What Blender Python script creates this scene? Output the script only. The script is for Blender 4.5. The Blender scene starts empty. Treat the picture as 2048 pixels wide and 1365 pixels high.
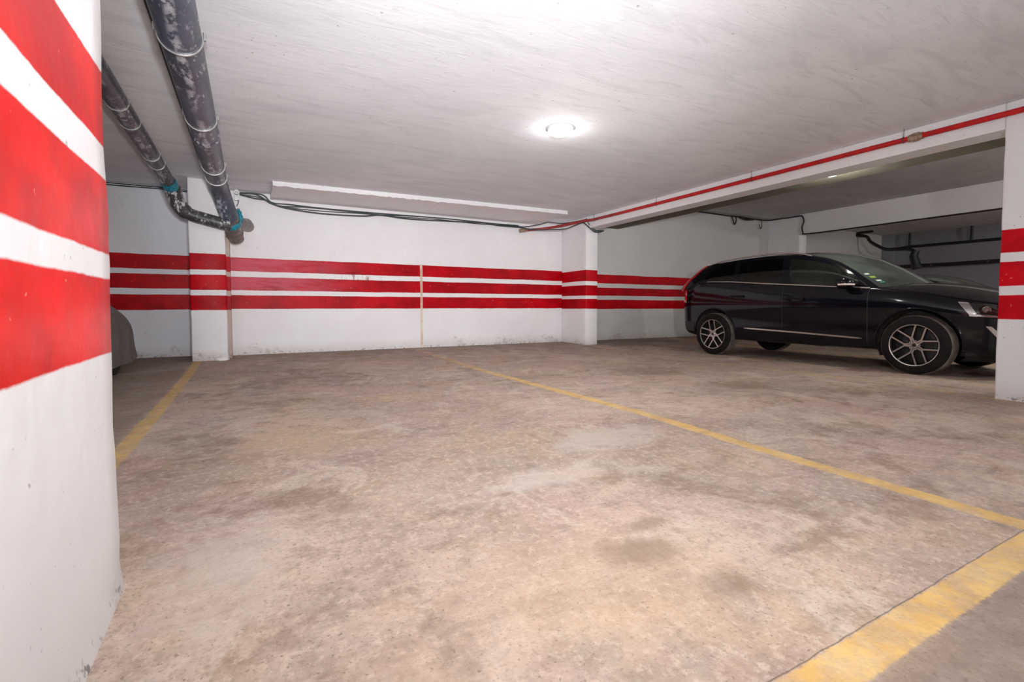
import bpy, bmesh, math, random
from mathutils import Vector, Matrix
from mathutils.bvhtree import BVHTree

random.seed(7)
U = 0.76                                   # metres per survey unit (camera height above the far floor)
COL = bpy.context.scene.collection
SC = bpy.context.scene


def V(x, y, z):
    return Vector((x * U, y * U, z * U))


def interp(x, xs, ys):
    if x <= xs[0]:
        return ys[0]
    for i in range(len(xs) - 1):
        if x <= xs[i + 1]:
            t = (x - xs[i]) / (xs[i + 1] - xs[i])
            return ys[i] + (ys[i + 1] - ys[i]) * t
    return ys[-1]


def fz(yu):                                # drain fall of the garage floor, survey units
    return interp(yu, [-6, 0, 2.33, 3.59, 7.45, 10.5, 11.7], [-.17, -.15, -.126, -.09, -.09, -.02, 0])


# ------------------------------------------------------------------ object helpers
def link(name, me, mat=None, parent=None, smooth=None):
    o = bpy.data.objects.new(name, me)
    COL.objects.link(o)
    if mat:
        me.materials.append(mat)
    if parent:
        o.parent = parent
    if smooth is not None:
        for p in me.polygons:
            p.use_smooth = True
        me.set_sharp_from_angle(angle=math.radians(smooth))
    return o


def obj(name, bm, mat, parent=None, smooth=None):
    bmesh.ops.recalc_face_normals(bm, faces=bm.faces)
    me = bpy.data.meshes.new(name)
    bm.to_mesh(me)
    bm.free()
    return link(name, me, mat, parent, smooth)


def tag(o, label, cat, group=None):
    o['label'] = label
    o['category'] = cat
    if group:
        o['group'] = group
    return o


def struct(o, label=None):
    o['kind'] = 'structure'
    if label:
        o['label'] = label
    return o


def thing(name, label, cat, loc, group=None):
    o = bpy.data.objects.new(name, None)
    o.empty_display_size = .1
    COL.objects.link(o)
    o.location = loc
    return tag(o, label, cat, group)


def copy_tree(o, parent=None):
    c = o.copy()
    COL.objects.link(c)
    if parent:
        c.parent = parent
    for ch in list(o.children):
        copy_tree(ch, c)
    return c


def add_box(bm, x0, x1, y0, y1, z0, z1, bevel=0):
    r = bmesh.ops.create_cube(bm, size=1)
    vs = r['verts']
    for v in vs:
        v.co = Vector((x0 + (v.co.x + .5) * (x1 - x0), y0 + (v.co.y + .5) * (y1 - y0), z0 + (v.co.z + .5) * (z1 - z0)))
    if bevel:
        es = list({e for v in vs for e in v.link_edges})
        bmesh.ops.bevel(bm, geom=es, offset=bevel, segments=2, affect='EDGES', profile=.5)
    return vs


def box(name, x0, x1, y0, y1, z0, z1, mat, bevel=0, parent=None, smooth=None):
    bm = bmesh.new()
    add_box(bm, x0, x1, y0, y1, z0, z1, bevel)
    return obj(name, bm, mat, parent, smooth)


def catmull(pts, n=6):
    P = [Vector(p) for p in pts]
    if len(P) < 3:
        return P
    out = []
    Q = [P[0] * 2 - P[1]] + P + [P[-1] * 2 - P[-2]]
    for i in range(1, len(Q) - 2):
        a, b, c, d = Q[i - 1], Q[i], Q[i + 1], Q[i + 2]
        for k in range(n):
            t = k / n
            out.append(.5 * ((2 * b) + (c - a) * t + (2 * a - 5 * b + 4 * c - d) * t * t + (3 * b - a - 3 * c + d) * t ** 3))
    out.append(P[-1])
    return out


def frames(path):
    T = []
    for i in range(len(path)):
        a = path[max(i - 1, 0)]
        b = path[min(i + 1, len(path) - 1)]
        T.append((b - a).normalized())
    up = Vector((0, 0, 1)) if abs(T[0].z) < .9 else Vector((1, 0, 0))
    N = (up - T[0] * up.dot(T[0])).normalized()
    out = []
    for t in T:
        N = (N - t * N.dot(t)).normalized()
        out.append((t, N, t.cross(N)))
    return out


def add_tube(bm, path, r, seg=10, cap=True):
    path = [Vector(p) for p in path]
    fr = frames(path)
    rings = []
    for i, p in enumerate(path):
        rr = r[i] if isinstance(r, (list, tuple)) else r
        t, n, b = fr[i]
        rings.append([bm.verts.new(p + (n * math.cos(2 * math.pi * k / seg) + b * math.sin(2 * math.pi * k / seg)) * rr) for k in range(seg)])
    for a, b in zip(rings, rings[1:]):
        for k in range(seg):
            bm.faces.new((a[k], a[(k + 1) % seg], b[(k + 1) % seg], b[k]))
    if cap:
        bm.faces.new(rings[0][::-1])
        bm.faces.new(rings[-1])


def add_ring(bm, c, axis, R, r, seg=32, rs=6, flat=1.0):
    """a torus round axis; flat stretches it along the axis"""
    axis = Vector(axis).normalized()
    up = Vector((0, 0, 1)) if abs(axis.z) < .9 else Vector((1, 0, 0))
    n = (up - axis * up.dot(axis)).normalized()
    b = axis.cross(n)
    rows = []
    for i in range(seg):
        a = 2 * math.pi * i / seg
        d = n * math.cos(a) + b * math.sin(a)
        rows.append([bm.verts.new(Vector(c) + d * (R + r * math.cos(2 * math.pi * k / rs)) + axis * r * flat * math.sin(2 * math.pi * k / rs)) for k in range(rs)])
    for i in range(seg):
        p, q = rows[i], rows[(i + 1) % seg]
        for k in range(rs):
            bm.faces.new((p[k], p[(k + 1) % rs], q[(k + 1) % rs], q[k]))


def add_lathe(bm, prof, c, axis, seg=48, close=False):
    """prof: (along axis, radius)"""
    axis = Vector(axis).normalized()
    up = Vector((0, 0, 1)) if abs(axis.z) < .9 else Vector((1, 0, 0))
    n = (up - axis * up.dot(axis)).normalized()
    b = axis.cross(n)
    c = Vector(c)
    rows = []
    for (a, r) in prof:
        if r < 1e-5:
            rows.append([bm.verts.new(c + axis * a)])
        else:
            rows.append([bm.verts.new(c + axis * a + (n * math.cos(2 * math.pi * k / seg) + b * math.sin(2 * math.pi * k / seg)) * r) for k in range(seg)])
    if close:
        rows.append(rows[0])
    for p, q in zip(rows, rows[1:]):
        for k in range(seg):
            k2 = (k + 1) % seg
            if len(p) == 1 and len(q) == 1:
                continue
            if len(p) == 1:
                bm.faces.new((p[0], q[k2], q[k]))
            elif len(q) == 1:
                bm.faces.new((p[k], p[k2], q[0]))
            else:
                bm.faces.new((p[k], p[k2], q[k2], q[k]))


def add_grid(bm, rows):
    vs = [[bm.verts.new(p) for p in r] for r in rows]
    for a, b in zip(vs, vs[1:]):
        for k in range(len(a) - 1):
            try:
                bm.faces.new((a[k], a[k + 1], b[k + 1], b[k]))
            except ValueError:
                pass
    return vs


# ------------------------------------------------------------------ material helpers
def srgb(r, g, b):
    f = lambda c: (c / 255 / 12.92) if c / 255 <= .04045 else ((c / 255 + .055) / 1.055) ** 2.4
    return (f(r), f(g), f(b), 1)


class NT:
    def __init__(self, name, flat=False):
        self.flat = flat
        self.m = bpy.data.materials.new(name)
        self.m.use_nodes = True
        self.t = self.m.node_tree
        self.t.nodes.clear()
        self.out = self.n('ShaderNodeOutputMaterial')
        self.co = None

    def n(self, ty, **kw):
        nd = self.t.nodes.new(ty)
        for k, v in kw.items():
            setattr(nd, k, v)
        return nd

    def s(self, sock, v):
        if isinstance(v, bpy.types.NodeSocket):
            self.t.links.new(v, sock)
        else:
            sock.default_value = v

    def pos(self):
        if not self.co:
            self.co = self.n('ShaderNodeTexCoord').outputs['Object']
            self.xyz = self.n('ShaderNodeSeparateXYZ')
            self.s(self.xyz.inputs[0], self.co)
        return self.co

    def axis(self, i):
        self.pos()
        return self.xyz.outputs[i]

    def math(self, op, a, b=None, clamp=False):
        nd = self.n('ShaderNodeMath', operation=op, use_clamp=clamp)
        self.s(nd.inputs[0], a)
        if b is not None:
            self.s(nd.inputs[1], b)
        return nd.outputs[0]

    def scaled(self, sx, sy, sz):
        self.pos()
        nd = self.n('ShaderNodeVectorMath', operation='MULTIPLY')
        self.s(nd.inputs[0], self.co)
        nd.inputs[1].default_value = (sx, sy, sz)
        return nd.outputs[0]

    def noise(self, scale, detail=4, rough=.55, vec=None, dist=0):
        self.pos()
        nd = self.n('ShaderNodeTexNoise', noise_dimensions='2D' if self.flat else '3D')
        detail = min(detail, 4) if self.flat else min(detail, 3.5)
        if dist and not self.flat:
            dist = 0
        self.s(nd.inputs['Vector'], vec or self.co)
        nd.inputs['Scale'].default_value = scale
        nd.inputs['Detail'].default_value = detail
        nd.inputs['Roughness'].default_value = rough
        nd.inputs['Distortion'].default_value = dist
        return nd.outputs['Fac']

    def ramp(self, v, a, b, lo=0., hi=1.):
        nd = self.n('ShaderNodeMapRange', interpolation_type='SMOOTHSTEP')
        self.s(nd.inputs[0], v)
        nd.inputs[1].default_value = a
        nd.inputs[2].default_value = b
        nd.inputs[3].default_value = lo
        nd.inputs[4].default_value = hi
        return nd.outputs[0]

    def mix(self, fac, a, b, mode='MIX'):
        nd = self.n('ShaderNodeMix', data_type='RGBA', blend_type=mode)
        self.s(nd.inputs[0], fac)
        self.s(nd.inputs[6], a)
        self.s(nd.inputs[7], b)
        return nd.outputs[2]

    def band(self, v, lo, hi, soft=.004):
        return self.math('MULTIPLY', self.ramp(v, lo - soft, lo + soft), self.ramp(v, hi - soft, hi + soft, 1., 0.))

    def bump(self, h, strength=.3, dist=.01):
        nd = self.n('ShaderNodeBump')
        nd.inputs['Strength'].default_value = strength
        nd.inputs['Distance'].default_value = dist
        self.s(nd.inputs['Height'], h)
        return nd.outputs[0]

    def principled(self, color, rough=.5, metal=0., normal=None, spec=.5, coat=0., emit=None, estr=0.):
        p = self.n('ShaderNodeBsdfPrincipled')
        self.s(p.inputs['Base Color'], color)
        self.s(p.inputs['Roughness'], rough)
        self.s(p.inputs['Metallic'], metal)
        self.s(p.inputs['Specular IOR Level'], spec)
        self.s(p.inputs['Coat Weight'], coat)
        if normal is not None:
            self.s(p.inputs['Normal'], normal)
        if emit:
            p.inputs['Emission Color'].default_value = emit
            p.inputs['Emission Strength'].default_value = estr
        self.s(self.out.inputs[0], p.outputs[0])
        return self.m


def plain(name, col, rough=.5, metal=0., spec=.5, coat=0., var=.12, scale=14):
    m = NT(name)
    n = m.noise(scale, 3)
    c = m.mix(m.ramp(n, .3, .7), tuple(x * (1 - var) for x in col[:3]) + (1,), tuple(min(1, x * (1 + var)) for x in col[:3]) + (1,))
    return m.principled(c, rough, metal, spec=spec, coat=coat)


RED = srgb(212, 6, 14)
DRED = srgb(184, 0, 16)


def wall_mat(name, base, bands, floor_z=0., dark=1., tan=None, sheen=None, red=RED, grime=.22, rough=.75, drips=None):
    """painted plaster with red bands; bands are metres in z"""
    m = NT(name)
    z = m.axis(2)
    w1 = m.math('MULTIPLY', m.math('SUBTRACT', m.noise(1.6, 2), .5), .022)
    w2 = m.math('MULTIPLY', m.math('SUBTRACT', m.noise(22, 3), .5), .006)
    zz = m.math('ADD', z, m.math('ADD', w1, w2))
    b = [x * dark for x in base[:3]]
    big = m.noise(.9, 5, .6)
    fine = m.noise(9, 5, .65)
    c = m.mix(m.ramp(big, .3, .7), (b[0] * .93, b[1] * .92, b[2] * .93, 1), (b[0], b[1], b[2], 1))
    c = m.mix(m.ramp(fine, .35, .75, .0, .35), c, (b[0] * .9, b[1] * .88, b[2] * .88, 1))
    # damp, scraped dirt along the foot
    h = m.math('SUBTRACT', z, floor_z)
    gn = m.noise(4.5, 6, .7)
    lim = m.math('MULTIPLY', m.ramp(gn, .35, .75), grime)
    g = m.ramp(m.math('SUBTRACT', h, lim), -.02, .05, 1., 0.)
    spots = m.ramp(m.noise(15, 5, .7), .46, .60)
    patchy = m.ramp(m.noise(1.1, 3, .6), .42, .66)
    c = m.mix(m.math('MULTIPLY', m.math('MULTIPLY', g, patchy), m.math('ADD', m.math('MULTIPLY', spots, .45), .15)), c, srgb(128, 112, 96))
    foot = m.ramp(h, .0, .22, .30, 0.)
    c = m.mix(foot, c, srgb(168, 155, 142))
    crack = m.math('MULTIPLY', m.ramp(h, .0, .07, 1., 0.), m.ramp(m.noise(19, 4, .7), .54, .64))
    c = m.mix(m.math('MULTIPLY', crack, .8), c, srgb(70, 60, 50))
    sp = m.math('MULTIPLY', m.ramp(m.noise(38, 2, .5), .70, .74), m.ramp(m.noise(2.2, 2), .5, .6))
    c = m.mix(m.math('MULTIPLY', sp, .5), c, srgb(95, 88, 80))
    mask = None
    for lo, hi in bands:
        k = m.band(zz, lo, hi)
        mask = k if mask is None else m.math('ADD', mask, k, True)
    ro = rough
    if mask is not None:
        bn = m.noise(1., 4, .6, m.scaled(2.2, 2.2, 3.2))
        r = m.mix(m.ramp(bn, .3, .72), (red[0] * .62, red[1] * .5, red[2] * .6, 1), (min(1, red[0] * 1.12), red[1] * 1.2, red[2], 1))
        r = m.mix(m.math('MULTIPLY', m.ramp(m.noise(30, 3), .69, .73), .5), r, srgb(235, 150, 140))
        if sheen:  # flash sheen painted pale pink into the red bands
            fx0, fx1, fz0 = sheen
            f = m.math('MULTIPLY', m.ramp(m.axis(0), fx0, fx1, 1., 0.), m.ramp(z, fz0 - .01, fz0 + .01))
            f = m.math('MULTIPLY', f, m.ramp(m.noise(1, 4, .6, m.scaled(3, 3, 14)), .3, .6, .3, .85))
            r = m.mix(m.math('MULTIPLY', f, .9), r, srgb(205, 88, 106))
        if drips:
            dx0, dx1, dz = drips
            dn = m.ramp(m.noise(1., 3, .6, m.scaled(30, 30, 2)), .5, .62)
            d = m.math('MULTIPLY', m.math('MULTIPLY', m.band(m.axis(0), dx0, dx1, .15), m.band(zz, dz - .10, dz + .07, .03)), dn)
            mask = m.math('MAXIMUM', mask, m.math('MULTIPLY', d, .9))
            r = m.mix(m.math('MULTIPLY', d, .7), r, srgb(95, 5, 15))
        c = m.mix(mask, c, r)
        ro = m.math('SUBTRACT', rough, m.math('MULTIPLY', mask, .3))
    if tan:
        tx, tw, tz = tan
        xx = m.math('ADD', m.axis(0), m.math('MULTIPLY', m.math('SUBTRACT', m.noise(5, 3), .5), .02))
        k = m.math('MULTIPLY', m.band(xx, tx - tw, tx + tw, .003), m.ramp(z, tz - .005, tz + .005, 1., 0.))
        c = m.mix(m.math('MULTIPLY', k, .9), c, m.mix(m.ramp(m.noise(5, 3), .4, .6), srgb(206, 172, 150), srgb(228, 205, 185)))
    bh = m.noise(4.5, 4, .7)
    spc = .35 if mask is None else m.math('SUBTRACT', .35, m.math('MULTIPLY', mask, .26))
    return m.principled(c, ro, normal=m.bump(bh, .35, .012), spec=spc)


def floor_mat():
    m = NT('floor_concrete', True)
    x, y = m.axis(0), m.axis(1)
    n1 = m.noise(.55, 6, .62, dist=.6)
    n2 = m.noise(1.7, 6, .65, dist=.4)
    n3 = m.noise(6.5, 6, .7)
    st = m.noise(1., 5, .65, m.scaled(2.6, 6.5, 1), .5)
    c = m.mix(m.ramp(n1, .34, .66), srgb(172, 154, 144), srgb(208, 191, 178))
    c = m.mix(m.ramp(n2, .44, .68, 0, .55), c, srgb(198, 172, 142))
    c = m.mix(m.ramp(m.noise(1.1, 4, .6, m.scaled(1, 1, 1)), .50, .66, 0, .6), c, srgb(196, 168, 162))
    c = m.mix(m.ramp(m.noise(.8, 5, .65, m.scaled(1.3, 1, 1), .7), .52, .66, 0, .6), c, srgb(168, 160, 148))
    c = m.mix(m.ramp(st, .46, .70, 0, .35), c, srgb(140, 122, 110))
    c = m.mix(m.ramp(m.noise(2.3, 5, .7, dist=.8), .56, .68, 0, .45), c, srgb(224, 213, 200))
    c = m.mix(m.ramp(n3, .46, .72, 0, .42), c, srgb(140, 120, 106))
    c = m.mix(m.ramp(m.noise(24, 6, .75), .48, .70, 0, .5), c, srgb(226, 208, 192))
    c = m.mix(m.ramp(m.noise(60, 4, .75), .50, .68, 0, .35), c, srgb(124, 106, 94))
    stain = m.math('MULTIPLY', m.ramp(m.noise(.95, 5, .65, dist=.9), .54, .66), m.ramp(m.noise(5, 5, .65), .35, .6))
    c = m.mix(m.math('MULTIPLY', stain, .42), c, srgb(112, 90, 70))
    stain2 = m.math('MULTIPLY', m.ramp(m.noise(2.6, 5, .65, m.scaled(1, 1.6, 1), .8), .56, .68), m.ramp(m.noise(11, 4, .65), .4, .6))
    c = m.mix(m.math('MULTIPLY', stain2, .32), c, srgb(96, 80, 68))
    speck = m.ramp(m.noise(70, 2, .5), .69, .73)
    c = m.mix(m.math('MULTIPLY', speck, .5), c, srgb(80, 66, 54))
    # individual stains, washed-out and sandy patches
    wv = m.math('MULTIPLY', m.math('SUBTRACT', m.noise(5, 5, .7), .5), 2.4)

    def blob(x0, y0, rx, ry):
        dx = m.math('DIVIDE', m.math('SUBTRACT', x, x0), rx)
        dy = m.math('DIVIDE', m.math('SUBTRACT', y, y0), ry)
        d = m.math('ADD', m.math('MULTIPLY', dx, dx), m.math('MULTIPLY', dy, dy))
        return m.ramp(m.math('ADD', m.math('SQRT', d), wv), .4, 1.5, 1., 0.)

    def blobs(lst):
        k = None
        for q in lst:
            b_ = blob(*q)
            k = b_ if k is None else m.math('MAXIMUM', k, b_)
        return k
    c = m.mix(m.math('MULTIPLY', blobs([(.93, 1.2, .5, .38), (.18, 3.2, .28, .4), (.25, .95, .25, .2)]), .34), c, srgb(214, 186, 155))
    c = m.mix(m.math('MULTIPLY', blobs([(-.09, 1.82, .16, .34), (1.3, 1.95, .4, .12), (2.0, 2.4, .4, .2)]), .55), c, srgb(206, 199, 190))
    c = m.mix(m.math('MULTIPLY', blobs([(1.2, 1.25, .13, .10), (1.36, 1.38, .15, .05), (4.6, 3.3, .4, .25), (4.6, 4.65, .5, .35), (1.01, 1.91, .05, .02), (1.9, 1.0, .14, .06), (1.3, .95, .1, .07)]), .52), c, srgb(118, 98, 80))
    # darker brown concrete at the back wall, and the bare aisle in front
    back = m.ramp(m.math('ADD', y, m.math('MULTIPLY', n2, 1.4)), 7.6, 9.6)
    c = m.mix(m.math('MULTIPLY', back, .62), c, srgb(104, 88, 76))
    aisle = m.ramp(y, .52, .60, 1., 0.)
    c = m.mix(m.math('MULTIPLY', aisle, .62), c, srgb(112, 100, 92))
    left = m.ramp(x, -.78, -.66, 1., 0.)  # left bay's shade painted darker into the floor
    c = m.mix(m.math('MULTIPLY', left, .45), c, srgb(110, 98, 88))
    # painted parking lines
    wob = m.math('MULTIPLY', m.math('SUBTRACT', m.noise(2.2, 3), .5), .03)
    wob2 = m.math('MULTIPLY', m.math('SUBTRACT', m.noise(45, 3), .5), .018)
    wx = m.math('ADD', x, m.math('ADD', wob, wob2))
    wy = m.math('ADD', y, m.math('ADD', m.math('MULTIPLY', wob, .35), wob2))
    c = m.mix(1., c, (.87, .815, .77, 1), 'MULTIPLY')
    worn = m.ramp(m.noise(9, 5, .7), .36, .62, .55, 1.)
    Lm = None

    def line(xc, hw, y0, y1, a):
        return m.math('MULTIPLY', m.math('MULTIPLY', m.band(wx, (xc - hw) * U, (xc + hw) * U, .006), m.band(y, y0 * U, y1 * U, .01)), a)
    fade = m.ramp(y, 4., 8.4, 1., .30)
    for k in (m.math('MULTIPLY', line(3.545, .075, .8, 11.5, .95), fade), line(-.885, .066, .8, 10.85, .85), line(8.03, .06, .8, 10.4, .38),
              line(12.2, .10, .8, 11.5, .75)):
        Lm = k if Lm is None else m.math('MAXIMUM', Lm, k)
    front = m.math('MULTIPLY', m.band(wy, .728 * U, .862 * U, .006), m.math('MULTIPLY', m.band(x, -.4 * U, 14 * U, .02), 1.))
    Lm = m.math('MAXIMUM', Lm, front)
    yel = m.mix(m.ramp(m.noise(6, 4), .35, .7), srgb(206, 162, 92), srgb(222, 182, 108))
    c = m.mix(m.math('MULTIPLY', Lm, worn), c, yel)
    crack = m.math('MULTIPLY', m.band(m.math('ADD', y, m.math('MULTIPLY', m.math('SUBTRACT', m.noise(9, 4, .6), .5), .012)), .864 * U, .869 * U, .002), .7)
    c = m.mix(crack, c, srgb(52, 44, 38))
    h = m.noise(26, 3, .8)
    return m.principled(c, m.ramp(n2, .3, .7, .62, .85), normal=m.bump(h, .35, .008), spec=.3)


def ceiling_mat(name, a, b):
    m = NT(name, True)
    n1 = m.noise(.5, 5, .6, dist=.5)
    s1 = m.noise(1., 6, .62, m.scaled(1.1, 5.5, 1), .7)
    s2 = m.noise(1., 6, .65, m.scaled(3., 16, 1), .8)
    c = m.mix(m.ramp(n1, .3, .7), a, b)
    c = m.mix(m.ramp(s1, .46, .72, 0, .38), c, tuple(k * .80 for k in a[:3]) + (1,))
    c = m.mix(m.ramp(s2, .55, .75, 0, .3), c, tuple(k * .72 for k in a[:3]) + (1,))
    sp = m.math('MULTIPLY', m.ramp(m.noise(28, 2, .4), .765, .78), m.ramp(m.noise(3, 2), .5, .6))
    c = m.mix(m.math('MULTIPLY', sp, .5), c, srgb(110, 105, 100))
    h = m.math('ADD', m.math('MULTIPLY', s2, 1.), m.math('MULTIPLY', m.noise(30, 4), .2))
    return m.principled(c, .85, normal=m.bump(h, .16, .012), spec=.2)


def glass_mat(name, tint, refl=.9, rough=.02, haze=0.):
    m = NT(name)
    tr = m.n('ShaderNodeBsdfTransparent')
    tr.inputs[0].default_value = tint
    gl = m.n('ShaderNodeBsdfGlossy')
    gl.inputs['Color'].default_value = (.95, 1, .96, 1)
    gl.inputs['Roughness'].default_value = rough
    lw = m.n('ShaderNodeFresnel')
    lw.inputs[0].default_value = 1.5
    if haze:
        df = m.n('ShaderNodeBsdfDiffuse')
        df.inputs[0].default_value = (.42, .5, .44, 1)
        hz = m.n('ShaderNodeMixShader')
        m.s(hz.inputs[0], m.ramp(m.noise(2.2, 3), .3, .7, haze * .6, haze * 1.4))
        m.s(hz.inputs[1], tr.outputs[0])
        m.s(hz.inputs[2], df.outputs[0])
        tr = hz
    mx = m.n('ShaderNodeMixShader')
    m.s(mx.inputs[0], m.math('MULTIPLY', lw.outputs[0], refl, True))
    m.s(mx.inputs[1], tr.outputs[0])
    m.s(mx.inputs[2], gl.outputs[0])
    m.s(m.out.inputs[0], mx.outputs[0])
    return m.m


def pipe_mat(name, col, scrape=.5, scale=1.):
    """dark plastic drain pipe with chalky scrapes along its underside"""
    m = NT(name)
    n = m.noise(3, 4)
    c = m.mix(m.ramp(n, .3, .7), tuple(k * .7 for k in col[:3]) + (1,), tuple(k * 1.25 for k in col[:3]) + (1,))
    s = m.math('MULTIPLY', m.ramp(m.noise(1., 6, .75, m.scaled(22, 6, 14), 1.6), .54, .62), m.ramp(m.noise(2.2, 3), .46, .58))
    c = m.mix(m.math('MULTIPLY', s, scrape), c, srgb(205, 205, 210))
    mid = m.math('SUBTRACT', m.math('ABSOLUTE', m.math('ADD', m.axis(0), m.math('MULTIPLY', m.math('SUBTRACT', m.noise(1.5, 2), .5), .12))), .0)
    str_ = m.math('MULTIPLY', m.ramp(mid, .012, .04, 1., 0.), m.math('MULTIPLY', m.ramp(m.noise(1., 5, .7, m.scaled(18, 9, 18), 1.), .42, .58), m.ramp(m.noise(1.1, 2), .38, .52)))
    str_ = m.math('MULTIPLY', str_, m.ramp(m.axis(2), -.02, .0, 1., 0.))
    c = m.mix(m.math('MULTIPLY', str_, scrape), c, srgb(196, 196, 204))
    s2 = m.ramp(m.noise(34, 3), .67, .71)
    c = m.mix(m.math('MULTIPLY', s2, scrape * .6), c, srgb(190, 188, 186))
    return m.principled(c, .38, normal=m.bump(m.noise(12, 3), .12, .01), spec=.45)


# ------------------------------------------------------------------ materials
WHITE = srgb(241, 238, 239)
WBANDS = [(.986 * U, 1.275 * U), (1.379 * U, 1.667 * U), (1.785 * U, 2.073 * U)]
M = {}
M['wall_back'] = wall_mat('wall_back_paint', WHITE, WBANDS, 0, 1., tan=(3.81 * U, .024, 2.07 * U), sheen=(.2 * U, 2.6 * U, 1.33 * U), red=DRED, drips=(1.9 * U, 2.7 * U, 1.76 * U))
M['wall_bay_left'] = wall_mat('wall_bay_left_paint', srgb(230, 230, 236), [(.971 * U, 1.284 * U), (1.405 * U, 1.697 * U), (1.797 * U, 2.094 * U)], 0, 1., red=DRED)
M['wall_right_bay'] = wall_mat('wall_right_bay_paint', srgb(214, 211, 208), [(.962 * U, 1.246 * U), (1.371 * U, 1.619 * U), (1.751 * U, 2.022 * U)], 0, .92, red=DRED)
M['pillar_a'] = wall_mat('pillar_paint_a', WHITE, [(.962 * U, 1.246 * U), (1.35 * U, 1.642 * U), (1.737 * U, 2.047 * U)], -.015 * U, 1., sheen=(-3, -.25, 1.70 * U), grime=.34, red=DRED)
M['pillar_side'] = wall_mat('pillar_side_shade', srgb(205, 186, 172), [(.962 * U, 1.246 * U), (1.35 * U, 1.642 * U), (1.737 * U, 2.047 * U)], 0, .8, grime=.3, red=DRED)  # tan base is the pillar side's shade put into the colour
M['pillar_b'] = wall_mat('pillar_paint_b', WHITE, [(.971 * U, 1.246 * U), (1.336 * U, 1.618 * U), (1.727 * U, 2.029 * U)], -.02 * U, 1., red=DRED, grime=.12)
M['pillar_c'] = wall_mat('pillar_paint_c', WHITE, [(.852 * U, 1.145 * U), (1.256 * U, 1.548 * U), (1.658 * U, 1.934 * U)], -.126 * U, 1., grime=.12, red=srgb(214, 8, 26))
M['pillar_d'] = wall_mat('pillar_paint_d', WHITE, [(.827 * U, 1.114 * U), (1.21 * U, 1.498 * U), (1.625 * U, 1.911 * U)], -.13 * U, .90, red=srgb(226, 18, 16), grime=.1, rough=.6)
M['plaster'] = wall_mat('plaster_white', WHITE, [], -5, 1.)
M['plaster_grey'] = wall_mat('plaster_grey', srgb(200, 200, 204), [], -5, .9)
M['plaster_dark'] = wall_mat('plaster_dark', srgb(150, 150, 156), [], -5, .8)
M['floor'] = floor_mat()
M['ceil'] = ceiling_mat('ceiling_plaster', srgb(226, 226, 231), srgb(241, 240, 244))
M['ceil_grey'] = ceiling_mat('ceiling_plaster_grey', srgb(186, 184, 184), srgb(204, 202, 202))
M['olive'] = ceiling_mat('ceiling_strip_shade', srgb(104, 98, 86), srgb(120, 114, 100))  # shade behind the beam painted in as a dark olive tone

M['pipe_dark'] = pipe_mat('drain_pipe_plastic', srgb(70, 76, 92), .9)
M['pipe_left'] = pipe_mat('drain_pipe_plastic_left', srgb(62, 62, 68), .8)
M['pipe_brown'] = pipe_mat('drain_pipe_brown', srgb(98, 86, 82), .25)
M['blue'] = plain('blue_tape', srgb(18, 128, 150), .45, var=.35, scale=30)
M['steel'] = plain('zinc_steel', srgb(190, 190, 188), .35, .8, scale=40)
M['dsteel'] = plain('dark_steel', srgb(80, 74, 70), .5, .5, scale=40)
M['redpipe'] = plain('red_gloss_paint', srgb(186, 8, 14), .32, var=.2, scale=9)
M['dredpipe'] = plain('red_rusty_paint', srgb(150, 34, 34), .5, var=.3, scale=25)
M['rust'] = plain('rusty_brass', srgb(150, 124, 104), .6, .2, var=.4, scale=30)
M['cable'] = plain('cable_sheath', srgb(44, 52, 56), .5, var=.2)
M['cable_blk'] = plain('cable_sheath_black', srgb(22, 22, 24), .5, var=.2)
M['pvc'] = plain('white_pvc', srgb(225, 228, 230), .4, var=.05)
M['black_hole'] = plain('black_rubber', srgb(12, 12, 12), .7)


def emit(name, col, strength):
    m = NT(name)
    n = m.ramp(m.noise(9, 2), .2, .8, .96, 1.)
    return m.principled(m.mix(n, (.9, .9, .9, 1), (1, 1, 1, 1)), .3, emit=col, estr=strength)


M['lamp'] = emit('lamp_diffuser', (1, .99, .95, 1), 9)
M['lamp_warm'] = emit('lamp_diffuser_warm', (1, .98, .84, 1), 7)


# ------------------------------------------------------------------ setting: floor, walls, ceilings
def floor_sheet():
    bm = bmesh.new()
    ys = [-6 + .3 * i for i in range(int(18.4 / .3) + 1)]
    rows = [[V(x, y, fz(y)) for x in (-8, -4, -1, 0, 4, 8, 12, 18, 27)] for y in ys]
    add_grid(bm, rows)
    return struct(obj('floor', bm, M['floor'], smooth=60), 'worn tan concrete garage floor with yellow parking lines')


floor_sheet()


def wall_box(name, x0, x1, y0, y1, z0, z1, mat, label=None, bevel=0):
    bm = bmesh.new()
    add_box(bm, x0 * U, x1 * U, y0 * U, y1 * U, z0 * U, z1 * U, bevel)
    return struct(obj(name, bm, mat), label)


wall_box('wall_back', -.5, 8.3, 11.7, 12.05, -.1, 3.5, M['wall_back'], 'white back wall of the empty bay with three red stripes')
wall_box('wall_back_right', 8.3, 27, 11.7, 12.05, -.1, 4.42, M['wall_right_bay'], 'grey back wall with red stripes behind the black car')
wall_box('wall_back_left', -8.2, -.5, 12.0, 12.3, -.1, 3.5, M['wall_bay_left'], 'shaded back wall with red stripes left of the pipes')
wall_box('wall_left', -8.2, -8.0, -6, 12.0, -.3, 3.5, M['plaster_grey'])
wall_box('wall_front', -8.2, 27, -6.2, -6.0, -.3, 4.42, M['plaster_grey'])
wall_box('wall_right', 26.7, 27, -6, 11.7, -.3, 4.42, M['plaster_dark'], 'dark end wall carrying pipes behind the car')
wall_box('trim_1', 26.35, 26.7, 11.3, 11.7, -.1, 4.38, M['plaster_dark'])

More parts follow.
